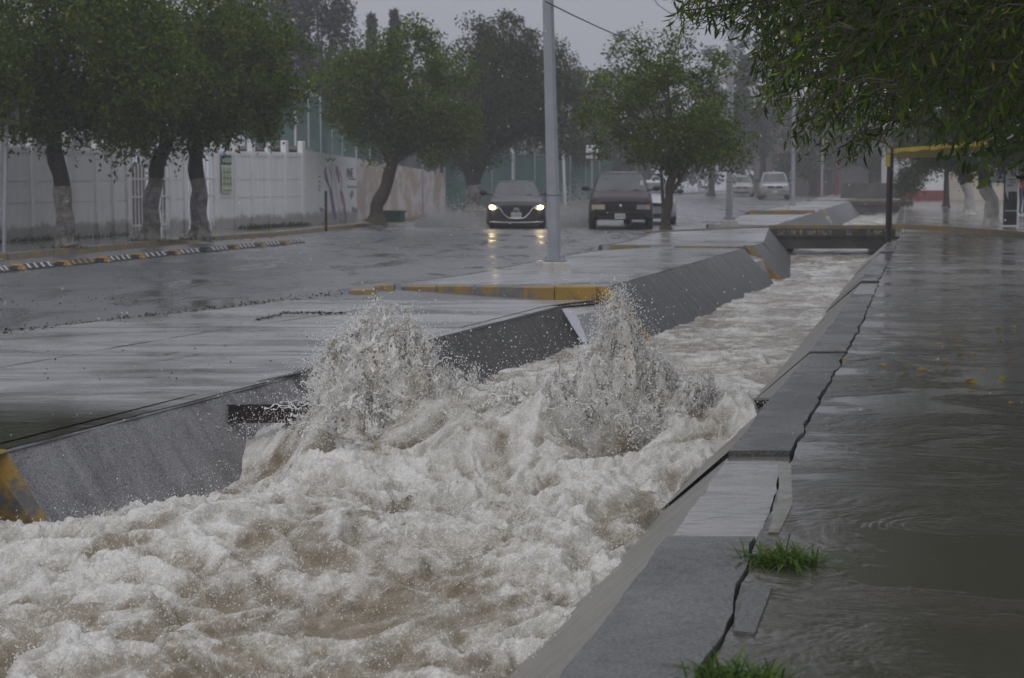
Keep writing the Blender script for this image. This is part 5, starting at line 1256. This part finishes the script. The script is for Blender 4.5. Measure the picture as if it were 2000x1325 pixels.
def front_van(face, rect, root, ny, zb, hw):
    face('grille', rect(-.42, .42, .6, .76), .02, 'car_black')
    for k in range(3): face('grille_bar', rect(-.41, .41, .625 + k * .045, .64 + k * .045), .03, 'dark_steel', .01)
    for k in range(7): face('grille_bar', [(-.36 + k * .12 - .008, .61), (-.36 + k * .12 + .008, .61), (-.36 + k * .12 + .008, .75), (-.36 + k * .12 - .008, .75)], .028, 'dark_steel', .01)
    b = MB(); b.ball((0, ny(0) + .05, .7), (.05, .012, .045), 10, 6); b.build('badge', 'chrome', root)
    for sg in (1, -1):
        x0, x1 = sorted((sg * .47, sg * .86)); h = face('headlight', rect(x0, x1, .6, .74), .035, 'lens_dim' if sg < 0 else 'lens')
        xa, xb = sorted((sg * .74, sg * .86)); f = [(xa, .605), (xb, .605), (xb, .735), (xa, .735)]; face('indicator', f, .045, 'lens')
    face('bumper', rect(-.9, .9, .3, .55), .07, 'car_black', .08); face('bumper_strip', rect(-.88, .88, .5, .535), .085, 'rubber', .02)
    plate_at(lambda n, p, o, m: face(n, p, o + .05, m), rect, .02, .4, root, lambda x: ny(x) + .05)
    b = MB(); b.add([(.6, 1.42, 1.36), (.69, 1.4, 1.36), (.69, 1.36, 1.48), (.6, 1.38, 1.48)], [(0, 1, 2, 3)])
def front_suv(face, rect, root, ny, zb, hw):
    face('grille', rect(-.45, .45, .72, .88), .02, 'car_black')
    b = MB(); b.ball((0, ny(0) + .04, .8), (.09, .012, .05), 10, 6); b.build('badge', 'galvanised', root)
    for sg in (1, -1):
        x0, x1 = sorted((sg * .5, sg * .86)); face('headlight', rect(x0, x1, .72, .9), .03, 'lens')
        x0, x1 = sorted((sg * .5, sg * .72)); face('fog_light', rect(x0, x1, .42, .52), .08, 'lens_dim')
    face('bumper', rect(-.9, .9, .33, .6), .05, S_DARK[0], .08); plate_at(lambda n, p, o, m: face(n, p, o + .04, m), rect, 0, .5, root, lambda x: ny(x) + .04)
S_DARK = ['roof_grey']
def front_sedan(face, rect, root, ny, zb, hw):
    face('grille', rect(-.4, .4, .6, .7), .02, 'car_black'); face('lower_intake', rect(-.55, .55, .25, .36), .03, 'car_black')
    b = MB(); b.ball((0, ny(0) + .04, .65), (.06, .012, .04), 10, 6); b.build('badge', 'chrome', root)
    for sg in (1, -1):
        x0, x1 = sorted((sg * .47, sg * .8)); face('headlight', rect(x0, x1, .58, .72), .03, 'lens')
    plate_at(face, rect, 0, .46, root, ny)
hatch = dict(hw=.9, L=4.4, zb=.13, hood=.84, belt=.97, roof=1.45, cowl=1.15, rake=.75, paint='paint_grey', wr=.31, front=front_hatch, gb=.84, gt=.62, tail=.2, rrake=.6, nose=.4)
q = P(1009, 447); car('hatchback_car', 'dark grey hatchback with lit headlights driving through the flood', (q.x, q.y + 2.2, 0), math.pi - .005, hatch, 'cars on the flooded street')
van = dict(hw=.96, L=4.8, zb=.3, hood=.98, belt=1.12, roof=1.72, cowl=.95, rake=.78, paint='paint_maroon', wr=.34, front=front_van, gb=.88, gt=.7, tail=.1, rrake=.25, rack=True, cat='minivan', nose=.35)
q = P(1222, 449); vr = car('minivan', 'dark maroon minivan with unlit headlights stopped beside the median tree', (q.x, q.y + 2.4, 0), math.pi - .062, van, 'cars on the flooded street')
b = MB(); b.box((-.62, 1.12, 1.38), (.09, .02, .13)); stk = b.build('windshield_sticker', 'paper', vr); stk.location = (0, 0, 0)
stk.data.transform(Matrix.Translation((0, .12, 0)))
wc = dict(hw=.86, L=4.4, zb=.2, hood=.85, belt=.97, roof=1.43, cowl=1.2, rake=.7, paint='paint_silver', wr=.31, front=front_sedan, gb=.84, gt=.62, tail=.7, rrake=.5)
q = P(1281, 440); car('sedan_car', 'pale silver car mostly hidden behind the minivan and the median tree', (q.x + .02, q.y + 2.6, 0), math.pi - .09, wc, 'cars on the flooded street')
suv = dict(hw=.93, L=4.5, zb=.4, hood=1.02, belt=1.12, roof=1.74, cowl=1.15, rake=.5, paint='paint_silver', wr=.36, front=front_suv, gb=.9, gt=.7, tail=.1, rrake=.2, cat='car')
q = P(1521, 391); car('sport_utility_car', 'silver off-road style car coming through the haze behind the third lamp pole', (q.x, q.y + 2.2, 0), math.pi - .11, suv, 'cars on the flooded street')
be = dict(hw=.88, L=4.4, zb=.22, hood=.88, belt=1.0, roof=1.5, cowl=1.1, rake=.65, paint='paint_beige', wr=.32, front=front_sedan, gb=.86, gt=.64, tail=.5, rrake=.5)
q = P(1455, 385); car('sedan_car', 'hazy beige sedan left of the silver car', (q.x, q.y + 2.2, 0), math.pi - .1, be, 'cars on the flooded street')

# spray thrown by the wheels
t = MT('spray'); t.set(col=t.ramp(t.noise(4, 2), [(.3, (.7, .7, .72)), (.7, (.85, .85, .86))]), rough=.3, trans=.2); M['spray'] = t.m
def spray(base, n, sx, reach, h, seed):
    g = np.random.default_rng(seed); a = g.uniform(0, 1, n) ** .8
    x = base[0] + sx * a * reach; y = base[1] + g.normal(size=n) * .35 + a * 1.8; z = g.uniform(0, 1, n) ** 2.0 * h * np.clip(4 * a * (1 - a) + .12, 0, 1) * (1 + .4 * g.normal(size=n)).clip(.2, 2)
    return np.stack([x, y, np.abs(z)], 1)
q = P(1011, 447); sp = [spray((q.x - .85, q.y + .7), 15000, -1, 2.4, .62, 1), spray((q.x + .9, q.y + .9), 13000, 1, 1.6, .9, 2), spray((q.x - .85, q.y + 3.2), 6000, -1, 2.2, .5, 3)]
pts = np.concatenate(sp); o = drops('wheel_spray', pts, RNG.uniform(.005, .0115, len(pts)), 'spray', False); tag(o, 'white spray thrown sideways by the grey hatchback', 'spray', None, 'stuff')
q = P(1276, 441); pts = spray((q.x + .9, q.y + .9), 1500, 1, .8, .25, 5); o = drops('wheel_spray', pts, RNG.uniform(.005, .013, len(pts)), 'spray', False); tag(o, 'thin spray beside the hidden white car', 'spray', None, 'stuff')

# ------------------------------------------------------------------ right side: canopy, poster post, person, buildings
q = P(1735, 471, .0); cn = empty('stall_canopy', q, 0, 'yellow tarpaulin canopy on thin dark posts by the footbridge', 'canopy')
b = MB(); b.tube([(.03, 0, -.02), (.05, 0, 2.3)], .05, 8); b.build('post', 'dark_steel', cn)
b = MB(); b.tube([(-.07, -.12, -.02), (-.06, -.12, 2.1)], .035, 8); b.build('post', 'rust_steel', cn)
b = MB(); b.box((-.09, -.2, 1.98), (.1, .06, .3)); b.build('rag', 'tarp_yellow', cn)
def tarp(u, v): return (-.05 + 2.3 * u + 1.15 * v, 4.2 * v - .5 * u, 2.26 + .2 * u - .22 * v - .14 * math.sin(math.pi * u) * math.sin(math.pi * v))
b = MB(); b.grid(lambda u, v: tarp(u, v), np.linspace(0, 1, 9), np.linspace(0, 1, 6)); b.grid(lambda u, v: (tarp(u, 0)[0], tarp(u, 0)[1] - .01, tarp(u, 0)[2] - .1 * v * (1 + .2 * math.sin(u * 30))), np.linspace(0, 1, 20), [0, 1]); b.build('tarpaulin', 'tarp_yellow', cn)
b = MB(); b.tube([tarp(1, 0), (3.6, -.2, 3.1)], .01, 5); b.tube([tarp(1, 1), (4.6, 4, 3.0)], .01, 5); b.build('rope', 'paper', cn)
q = P(1972, 440, .05); pp_ = empty('poster_post', q, 0, 'black post with a white poster on its upper half, right edge', 'poster post')
b = MB(); b.box((0, 0, .92), (.38, .2, 1.84)); b.build('post', 'black_paint', pp_)
b = MB(); b.box((0, -.106, 1.44), (.385, .008, .78)); b.add([(-.195, -.112, 1.05), (-.1, -.112, .8), (-.1, -.112, 1.05)], [(0, 1, 2)]); b.build('poster', 'paper', pp_)
b = MB()
for x, z, w, h in ((.05, 1.6, .18, .14), (0, 1.42, .22, .05), (.04, 1.33, .2, .04), (-.05, 1.24, .2, .05), (.04, 1.72, .2, .04)): b.box((x, -.112, z), (w, .004, h))
b.build('print', 'ink_grey', pp_); b = MB(); b.box((0, -.106, .45), (.385, .006, .025)); b.build('stripe', 'paper', pp_)

def person(loc, rz, label):
    root = empty('person', loc, rz, label, 'person')
    V_ = [(0, 0, .95), (0, 0, 1.15), (0, .01, 1.36), (0, .02, 1.5), (.1, 0, .9), (.11, -.03, .5), (.1, .03, .08), (.1, -.1, .04), (-.1, 0, .9), (-.11, -.06, .5), (-.1, .02, .08), (-.1, -.11, .04), (.19, .01, 1.4), (.24, .03, 1.12), (.2, -.18, 1.02), (-.19, .01, 1.4), (-.24, .03, 1.12), (-.18, -.2, 1.06), (0, 0, 1.56)]
    E_ = [(0, 1), (1, 2), (2, 3), (0, 4), (4, 5), (5, 6), (6, 7), (0, 8), (8, 9), (9, 10), (10, 11), (2, 12), (12, 13), (13, 14), (2, 15), (15, 16), (16, 17), (3, 18)]
    Rr = [.15, .13, .15, .07, .095, .065, .045, .04, .095, .065, .045, .04, .065, .045, .035, .065, .045, .035, .06]
    me = bpy.data.meshes.new('body'); me.from_pydata(V_, E_, []); ob = bpy.data.objects.new('body_s', me); COL.objects.link(ob)
    md = ob.modifiers.new('s', 'SKIN'); sv = me.skin_vertices[0].data
    for k, r in enumerate(Rr): sv[k].radius = (r, r * .8); sv[k].use_root = (k == 0)
    ss = ob.modifiers.new('u', 'SUBSURF'); ss.levels = ss.render_levels = 2
    bpy.context.view_layer.update(); nm = bpy.data.meshes.new_from_object(ob.evaluated_get(bpy.context.evaluated_depsgraph_get())); bpy.data.objects.remove(ob)
    nm.materials.clear(); o = link('body', nm, ['red_cloth', 'jeans', 'skin'], root)
    for p in nm.polygons:
        c = p.center; p.material_index = 1 if c.z < .97 and abs(c.x) < .2 and not (c.y < -.13 and c.z > .9) else (2 if (c.z > 1.5 or (abs(c.x) > .15 and c.z < 1.14)) else 0)
        p.use_smooth = True
    b = MB(); b.ball((0, 0, 1.63), (.085, .1, .12), 12, 10); b.ball((0, -.1, 1.62), (.014, .02, .02), 6, 4); b.build('head', 'skin', root)
    b = MB(); b.ball((0, .02, 1.665), (.095, .105, .105), 12, 8); b.build('hair', 'hair', root)
    for sx in (.14, -.14):
        pass
    return root
q = P(1996, 419, .05); person(q, .4, 'person in a red top and dark trousers standing behind the poster post')

def building(name, label, x0, x1, y, h, mat, base=None, depth=6, wins=(), roof=True, doors=()):
    o = empty(name, (x0, y, 0), 0, label, 'building'); w = x1 - x0
    b = MB(); b.box((w / 2, depth / 2, h / 2), (w, depth, h)); b.build('wall', mat, o)
    if base: b = MB(); b.box((w / 2, -.015, .3), (w + .02, .03, .6)); b.build('painted_base', base, o)
    if roof: b = MB(); b.box((w / 2, depth / 2, h + .08), (w + .3, depth + .3, .16)); b.build('roof', 'roof_grey', o)
    for (x, z, ww, hh) in wins:
        f = MB(); f.box((x, -.02, z), (ww + .12, .05, hh + .12)); f = f.build('window', 'white_paint', o); g = MB(); g.box((x, -.05, z), (ww, .02, hh)); g.build('pane', 'car_glass', f)
    for (x, ww, hh) in doors:
        d = MB(); d.box((x, -.03, hh / 2), (ww, .05, hh)); d.build('door', 'maroon_steel', o)
    return o
X_ = lambda px, Y: (px - 1000) / FPX * Y
building('white_house', 'white house wall with a red base stripe under the right trees', X_(1757, 112), X_(1841, 112), 112, 3.4, 'white_paint', 'red_wall')
building('grey_house', 'grey house wall beside the white house behind whitewashed trunks', X_(1843, 114), X_(1990, 114), 114, 3.2, 'cream', None, wins=((1.2, 1.5, .9, .9), (3.3, 1.5, .9, .9)))
building('dark_house', 'dim two-storey house in the haze beyond the third lamp pole', X_(1490, 140), X_(1640, 140), 140, 5.6, 'pink_wall', None, wins=((1.4, 1.5, 1.2, 1.2),), doors=((4.0, 1.0, 2.1),))
building('dark_house', 'low dim building behind the farther bridge and the canopy posts', X_(1642, 128), X_(1752, 128), 128, 3.3, 'dim_building', None)
for px, Y, h, lab in ((1546, 118, 4.2, 'tall faint maroon post left of the farthest lamp pole'), (1632, 116, 2.6, 'short maroon post right of the farthest lamp pole')):
    b = MB(); b.tube([(0, 0, 0), (0, 0, h)], .14, 8); o = b.build('maroon_post', 'maroon_steel'); o.location = (X_(px, Y), Y, 0); tag(o, lab, 'post')
# dark parapet above the farther bridge
q = MB(); q.box((0, 0, .45), (3.6, .3, .9), 0, .92); o = q.build('parapet', 'bridge_concrete'); o.location = (X_(1700, 104), 104, .2); tag(o, 'dark parapet block above the farther bridge', 'parapet')

# ------------------------------------------------------------------ grass, weeds, leaves, pebbles
def blades(pos, length, wid, rg, spread=.9):
    n = len(pos); a = rg.uniform(0, 6.28, n); d = np.stack([np.cos(a), np.sin(a), np.zeros(n)], 1); w = np.stack([-np.sin(a), np.cos(a), np.zeros(n)], 1); L = length * rg.uniform(.5, 1.25, n)[:, None]; sp = spread * rg.uniform(.3, 1.2, n)[:, None]; up = np.array([0, 0, 1.0])
    vs = []
    for t_, wf_k in ((0, 1), (.35, .95), (.7, .7), (1, .05)):
        c = pos + d * L * sp * t_ ** 1.4 + up * L * (t_ * .8 - .62 * sp * t_ ** 2.2); hw_ = w * (wid * wf_k / 2); vs += [c - hw_, c + hw_]
    v = np.stack(vs, 1).reshape(-1, 3); base = (np.arange(n) * 8)[:, None]
    return v, np.concatenate([base + np.array([[2 * k, 2 * k + 1, 2 * k + 3, 2 * k + 2]]) for k in range(3)])
rg = np.random.default_rng(90)
for c, n, r, lab in ((P(1510, 1098, 0), 420, .13, 'bright green grass tuft in the pavement crack by the broken chunk'), (P(1418, 1335, 0), 300, .13, 'grass tuft cut off by the bottom edge of the photo')):
    a = rg.uniform(0, 6.28, n); rr = rg.uniform(0, 1, n) ** .7 * r; ps = np.stack([rr * np.cos(a) * 1.25 + .03, rr * np.sin(a) * .9, np.full(n, -.03)], 1)
    v, f = blades(ps, .2, .009, rg, 1.15); o = link('grass_tuft', np_mesh('grass_tuft', v, f), 'grass'); o.location = c; tag(o, lab, 'grass tuft', 'grass tufts in the pavement crack')
# runners of the larger tuft
ps = []
for px in list(np.linspace(-60, 248, 60)) + list(np.linspace(470, 592, 60)):
    q = fpt(px); k = 12 if px > 300 or (30 < px < 75) or (85 < px < 130) else 4
    for _ in range(k): ps.append((q.x + rg.normal() * .18 + .12, q.y + rg.normal() * .12 - .28, .1))
v, f = blades(np.array(ps), .26, .02, rg, .9); o = link('weeds', np_mesh('weeds', v, f), 'leaf_dark'); tag(o, 'weeds growing along the foot of the white fence', 'weeds', None, 'stuff')
ps = []
for c in (B1, B2, B3):
    for _ in range(60):
        a = rg.uniform(0, 6.28); ps.append((c.x + .38 * math.cos(a) * rg.uniform(.7, 1.5), c.y + .3 * math.sin(a), .1))
v, f = blades(np.array(ps), .16, .03, rg, .8); o = link('weeds', np_mesh('weeds', v, f), 'grass'); tag(o, 'short grass round the feet of the whitewashed trees', 'weeds', None, 'stuff')
# moss lines and dark debris on apron and road
def scatter_px(n, fn, z=.02):
    return np.array([tuple(P(*fn(), z)) for _ in range(n)])
def road_line(): 
    t_ = rg.uniform(0, 1); return (680 * t_ + rg.normal() * 8, 652 - 80 * t_ + rg.normal() * 3)
ps = scatter_px(420, road_line, .005); v, f = blades(ps, .05, .025, rg, 1.1); o = link('moss', np_mesh('moss', v, f), 'moss'); tag(o, 'line of moss between road and apron', 'moss', None, 'stuff')
def seam():
    t_ = rg.uniform(0, 1); return (500 + 170 * t_ + rg.normal() * 3, 627 - 14 * min(1, t_ * 3) + rg.normal() * 1.2)
ps = scatter_px(260, seam, .016); v, f = blades(ps, .05, .025, rg, 1.1); o = link('moss', np_mesh('moss', v, f), 'moss'); tag(o, 'olive moss growing in a seam of the apron', 'moss', None, 'stuff')
def peb():
    k = rg.uniform()
    if k < .35: return (rg.uniform(0, 720), rg.uniform(600, 800))
    if k < .8: return (rg.uniform(0, 340) ** 1.0, 588 + rg.normal() * 5)
    return (rg.uniform(100, 1050), rg.uniform(560, 640))
ps = scatter_px(130, peb, .018); ps = np.array([q for q in ps if q[0] < Lx(q[1]) - .25]); o = drops('pebbles', ps, rg.uniform(.004, .01, len(ps)), 'pebble', True); tag(o, 'small dark pebbles and grit scattered on road and apron', 'pebbles', None, 'stuff')
def leafm(name, L_, W_, fold=.25, curl=.12):
    v = [(0, 0, 0), (-W_, .35 * L_, fold * W_), (0, .35 * L_, 0), (W_, .35 * L_, fold * W_), (-.72 * W_, .7 * L_, fold * W_ - curl * L_ * .4), (0, .7 * L_, -curl * L_ * .4), (.72 * W_, .7 * L_, fold * W_ - curl * L_ * .4), (0, L_, -curl * L_)]
    return v, [(0, 2, 1), (0, 3, 2), (1, 2, 5, 4), (2, 3, 6, 5), (4, 5, 7), (5, 6, 7)]
fl = []
for k in range(3):
    b = MB(); b.add(*leafm('x', .1, .022, .35, .12)); m = b.mesh('fallen_leaf'); m.materials.append(M['leaf_fallen']); fl.append(m)
spots = [(1640, 700), (1826, 672), (1868, 692), (1880, 668), (1905, 690), (1955, 640), (1962, 665), (1985, 640), (1800, 702), (1762, 715), (1790, 722), (1718, 712), (1925, 722), (1910, 745), (1945, 738), (1972, 790), (1905, 743), (1990, 700), (1850, 715), (1765, 728), (1630, 686), (1905, 762), (1700, 740), (1835, 650), (1880, 640), (1940, 700)]
for i, (px, py) in enumerate(spots):
    q = P(px, py, .03 if px < 1660 else .008); o = bpy.data.objects.new('fallen_leaf', fl[i % 3]); COL.objects.link(o); o.location = q; o.rotation_euler = (rg.normal() * .25, rg.normal() * .25, rg.uniform(0, 6.28))
    tag(o, 'orange leaf lying by itself near the right edge, nearest of the scattered leaves' if (px, py) == (1972, 790) else ('yellow leaf on the coping slab, nearest the channel of the two there' if px == 1630 else ('yellow leaf on the coping slab by the crack' if px == 1640 else 'small fallen yellow leaf lying on the wet pavement right of the channel')), 'leaf', 'fallen leaves on the wet pavement')

# ------------------------------------------------------------------ the near overhanging tree, upper right
TB = Vector((4.75, 12.2, 0)); near = empty('overhanging_tree', TB, 0, 'near tree with drooping narrow leaves hanging into the top right corner', 'tree')
b = MB(); b.tube([(0, 0, -.05), (.03, 0, .6), (-.05, .05, 1.6), (-.2, .1, 2.6)], [.3, .24, .2, .17], 12); b.build('trunk', 'bark', near)
rg = np.random.default_rng(123); limbs = MB(); tw = MB(); leaves = []
def inside(px, py):
    top = np.interp(px, [1300, 1380, 1440, 1470, 1560, 1650, 1720, 1800, 1900, 2100], [45, 70, 150, 250, 322, 330, 300, 285, 318, 335])
    return py < top
hubs = []
for k in range(16):
    px, py, Y = rg.uniform(1420, 2050), rg.uniform(-420, 60), rg.uniform(9.5, 15.5); e = PY(px, py, Y) - TB; hubs.append(e)
    s = Vector((-.2, .1, rg.uniform(1.8, 2.6))); m = s.lerp(e, .5) + Vector((0, 0, .45)); limbs.tube([s, m, e], [.075, .045, .014], 6)
e1 = PY(1330, 22, 11.2) - TB; limbs.tube([Vector((-.2, .1, 2.5)), PY(1760, -60, 11.6) - TB, PY(1560, -8, 11.4) - TB, e1], [.06, .03, .014, .004], 6)
limbs.build('limbs', 'bark', near)
def twig(tip, start, nleaf, ll):
    pts = [start.lerp(tip, t_) + Vector((0, 0, .22 * math.sin(math.pi * t_) * (tip - start).length)) for t_ in (0, .25, .5, .75, 1)]
    tw.tube(pts, [.005, .0045, .0035, .0025, .0015], 3, False)
    for i in range(nleaf):
        t_ = .15 + .85 * (i + rg.uniform()) / nleaf; k = min(3, int(t_ * 4)); p = pts[k].lerp(pts[k + 1], t_ * 4 - k); d = (pts[k + 1] - pts[k]).normalized()
        sd = Vector((rg.normal(), rg.normal(), rg.normal())); sd = (sd - d * sd.dot(d)).normalized()
        dr = (d * .55 + sd * .75 + Vector((0, 0, -.9 * rg.uniform()))).normalized(); leaves.append((p, dr, ll * rg.uniform(.65, 1.25)))
nt = 0; tries = 0
while nt < 1900 and tries < 20000:
    tries += 1
    px, py = rg.uniform(1300, 2080), rg.uniform(-130, 330)
    if not inside(px, py): continue
    if px < 1450 and (py > 95 or rg.uniform() > .28): continue
    edge = np.interp(px, [1300, 1440, 1470, 1560, 2100], [70, 150, 240, 320, 310]) - py
    if edge < 70 and rg.uniform() < .45: continue
    Y = rg.uniform(9.0, 16.0) if px > 1480 else rg.uniform(10, 13); tip = PY(px, py, Y) - TB
    st = tip + Vector((rg.uniform(.12, .5), rg.normal() * .2, rg.uniform(.12, .45))); twig(tip, st, 11, .085); nt += 1
for i in range(26):
    px = rg.uniform(1305, 1470); tip = PY(px, rg.uniform(5, 55) + (px - 1305) * .12, rg.uniform(10.9, 11.7)) - TB; twig(tip, tip + Vector((rg.uniform(.2, .4), rg.normal() * .1, rg.uniform(-.02, .12))), 12, .085)
for i in range(2300):
    px, py, Y = rg.uniform(1480, 2700), rg.uniform(-1300, -90), rg.uniform(8.5, 17); tip = PY(px, py, Y) - TB; twig(tip, tip + Vector((rg.uniform(.1, .6), rg.normal() * .2, rg.uniform(.2, .6))), 9, .15)
tw.build('twigs', 'bark_brown', near)
LV, LF = leafm('x', 1.0, .1, .3, .2)
tri = []
for f in LF: tri += [f] if len(f) == 3 else [(f[0], f[1], f[2]), (f[0], f[2], f[3])]
LV, tri = np.array(LV), np.array(tri)
proj = []
for i, (p, d, l) in enumerate(leaves):
    w = p + TB + d * l * .5; dep = w.y * math.cos(PITCH) + (CZ - w.z) * math.sin(PITCH); px = 1000 + w.x / dep * FPX; proj.append((px, dep))
order = sorted(range(len(leaves)), key=lambda i: (0 if 1300 < proj[i][0] < 1475 else 1, proj[i][1] if 1300 < proj[i][0] < 2000 else 99))
solo = set(order[:300])
def frame(d, l, i):
    y = d; x = Vector((-d.y, d.x, 0)); x = x.normalized() if x.length > .05 else Vector((1, 0, 0)); z = x.cross(y); a = math.sin(i * 12.9) * .8
    x2 = x * math.cos(a) + z * math.sin(a); z2 = x2.cross(y); return x2, y, z2
lm = []
for k in range(3):
    b = MB(); b.add(*leafm('x', 1.0, .095 + .01 * k, .3, .14 + .07 * k), True); m = b.mesh('leaf'); m.materials.append(M['leaf_near']); lm.append(m)
AV, AF = [], []; nb_ = 0
for i, (p, d, l) in enumerate(leaves):
    x, y, z = frame(d, l, i)
    if i in solo:
        o = bpy.data.objects.new('leaf', lm[i % 3]); COL.objects.link(o); o.parent = near
        o.matrix_local = Matrix(((x.x * l, y.x * l, z.x * l, p.x), (x.y * l, y.y * l, z.y * l, p.y), (x.z * l, y.z * l, z.z * l, p.z), (0, 0, 0, 1)))
    else:
        R_ = np.array([x, y, z]) * l; AV.append(LV @ R_ + np.array(p)); AF.append(tri + nb_); nb_ += len(LV)
o = link('foliage', np_mesh('foliage', np.concatenate(AV), np.concatenate(AF)), 'leaf_near', near); tag(o, kind='stuff')
print('near leaves', len(leaves))

# ------------------------------------------------------------------ rain and haze
n = 520; px = rg.uniform(0, 2000, n); py = rg.uniform(0, 900, n); Yr = rg.uniform(6, 16, n); pts = np.array([tuple(PY(a, c, y)) for a, c, y in zip(px, py, Yr)]); pts = pts[pts[:, 2] > .1]
o = drops('rain_drops', pts, rg.uniform(.0012, .0028, len(pts)), 'water_drop', False, 1.6); tag(o, 'falling rain drops caught in the air', 'rain', None, 'stuff')
HZ = MB(); HZ.box((0, 91, 5.6), (292, 198, 15.6)); hz = HZ.mesh('haze')
hm = bpy.data.materials.new('haze'); hm.use_nodes = True; hn = hm.node_tree.nodes; hn.remove(hn['Principled BSDF'])
pv = hn.new('ShaderNodeVolumePrincipled'); pv.inputs['Color'].default_value = (.93, .94, .97, 1); pv.inputs['Density'].default_value = HAZE
hm.node_tree.links.new(pv.outputs[0], hn['Material Output'].inputs['Volume']); hz.materials.append(hm)
o = bpy.data.objects.new('haze', hz); COL.objects.link(o); tag(o, 'thin grey rain haze over the street', 'haze', None, 'stuff')
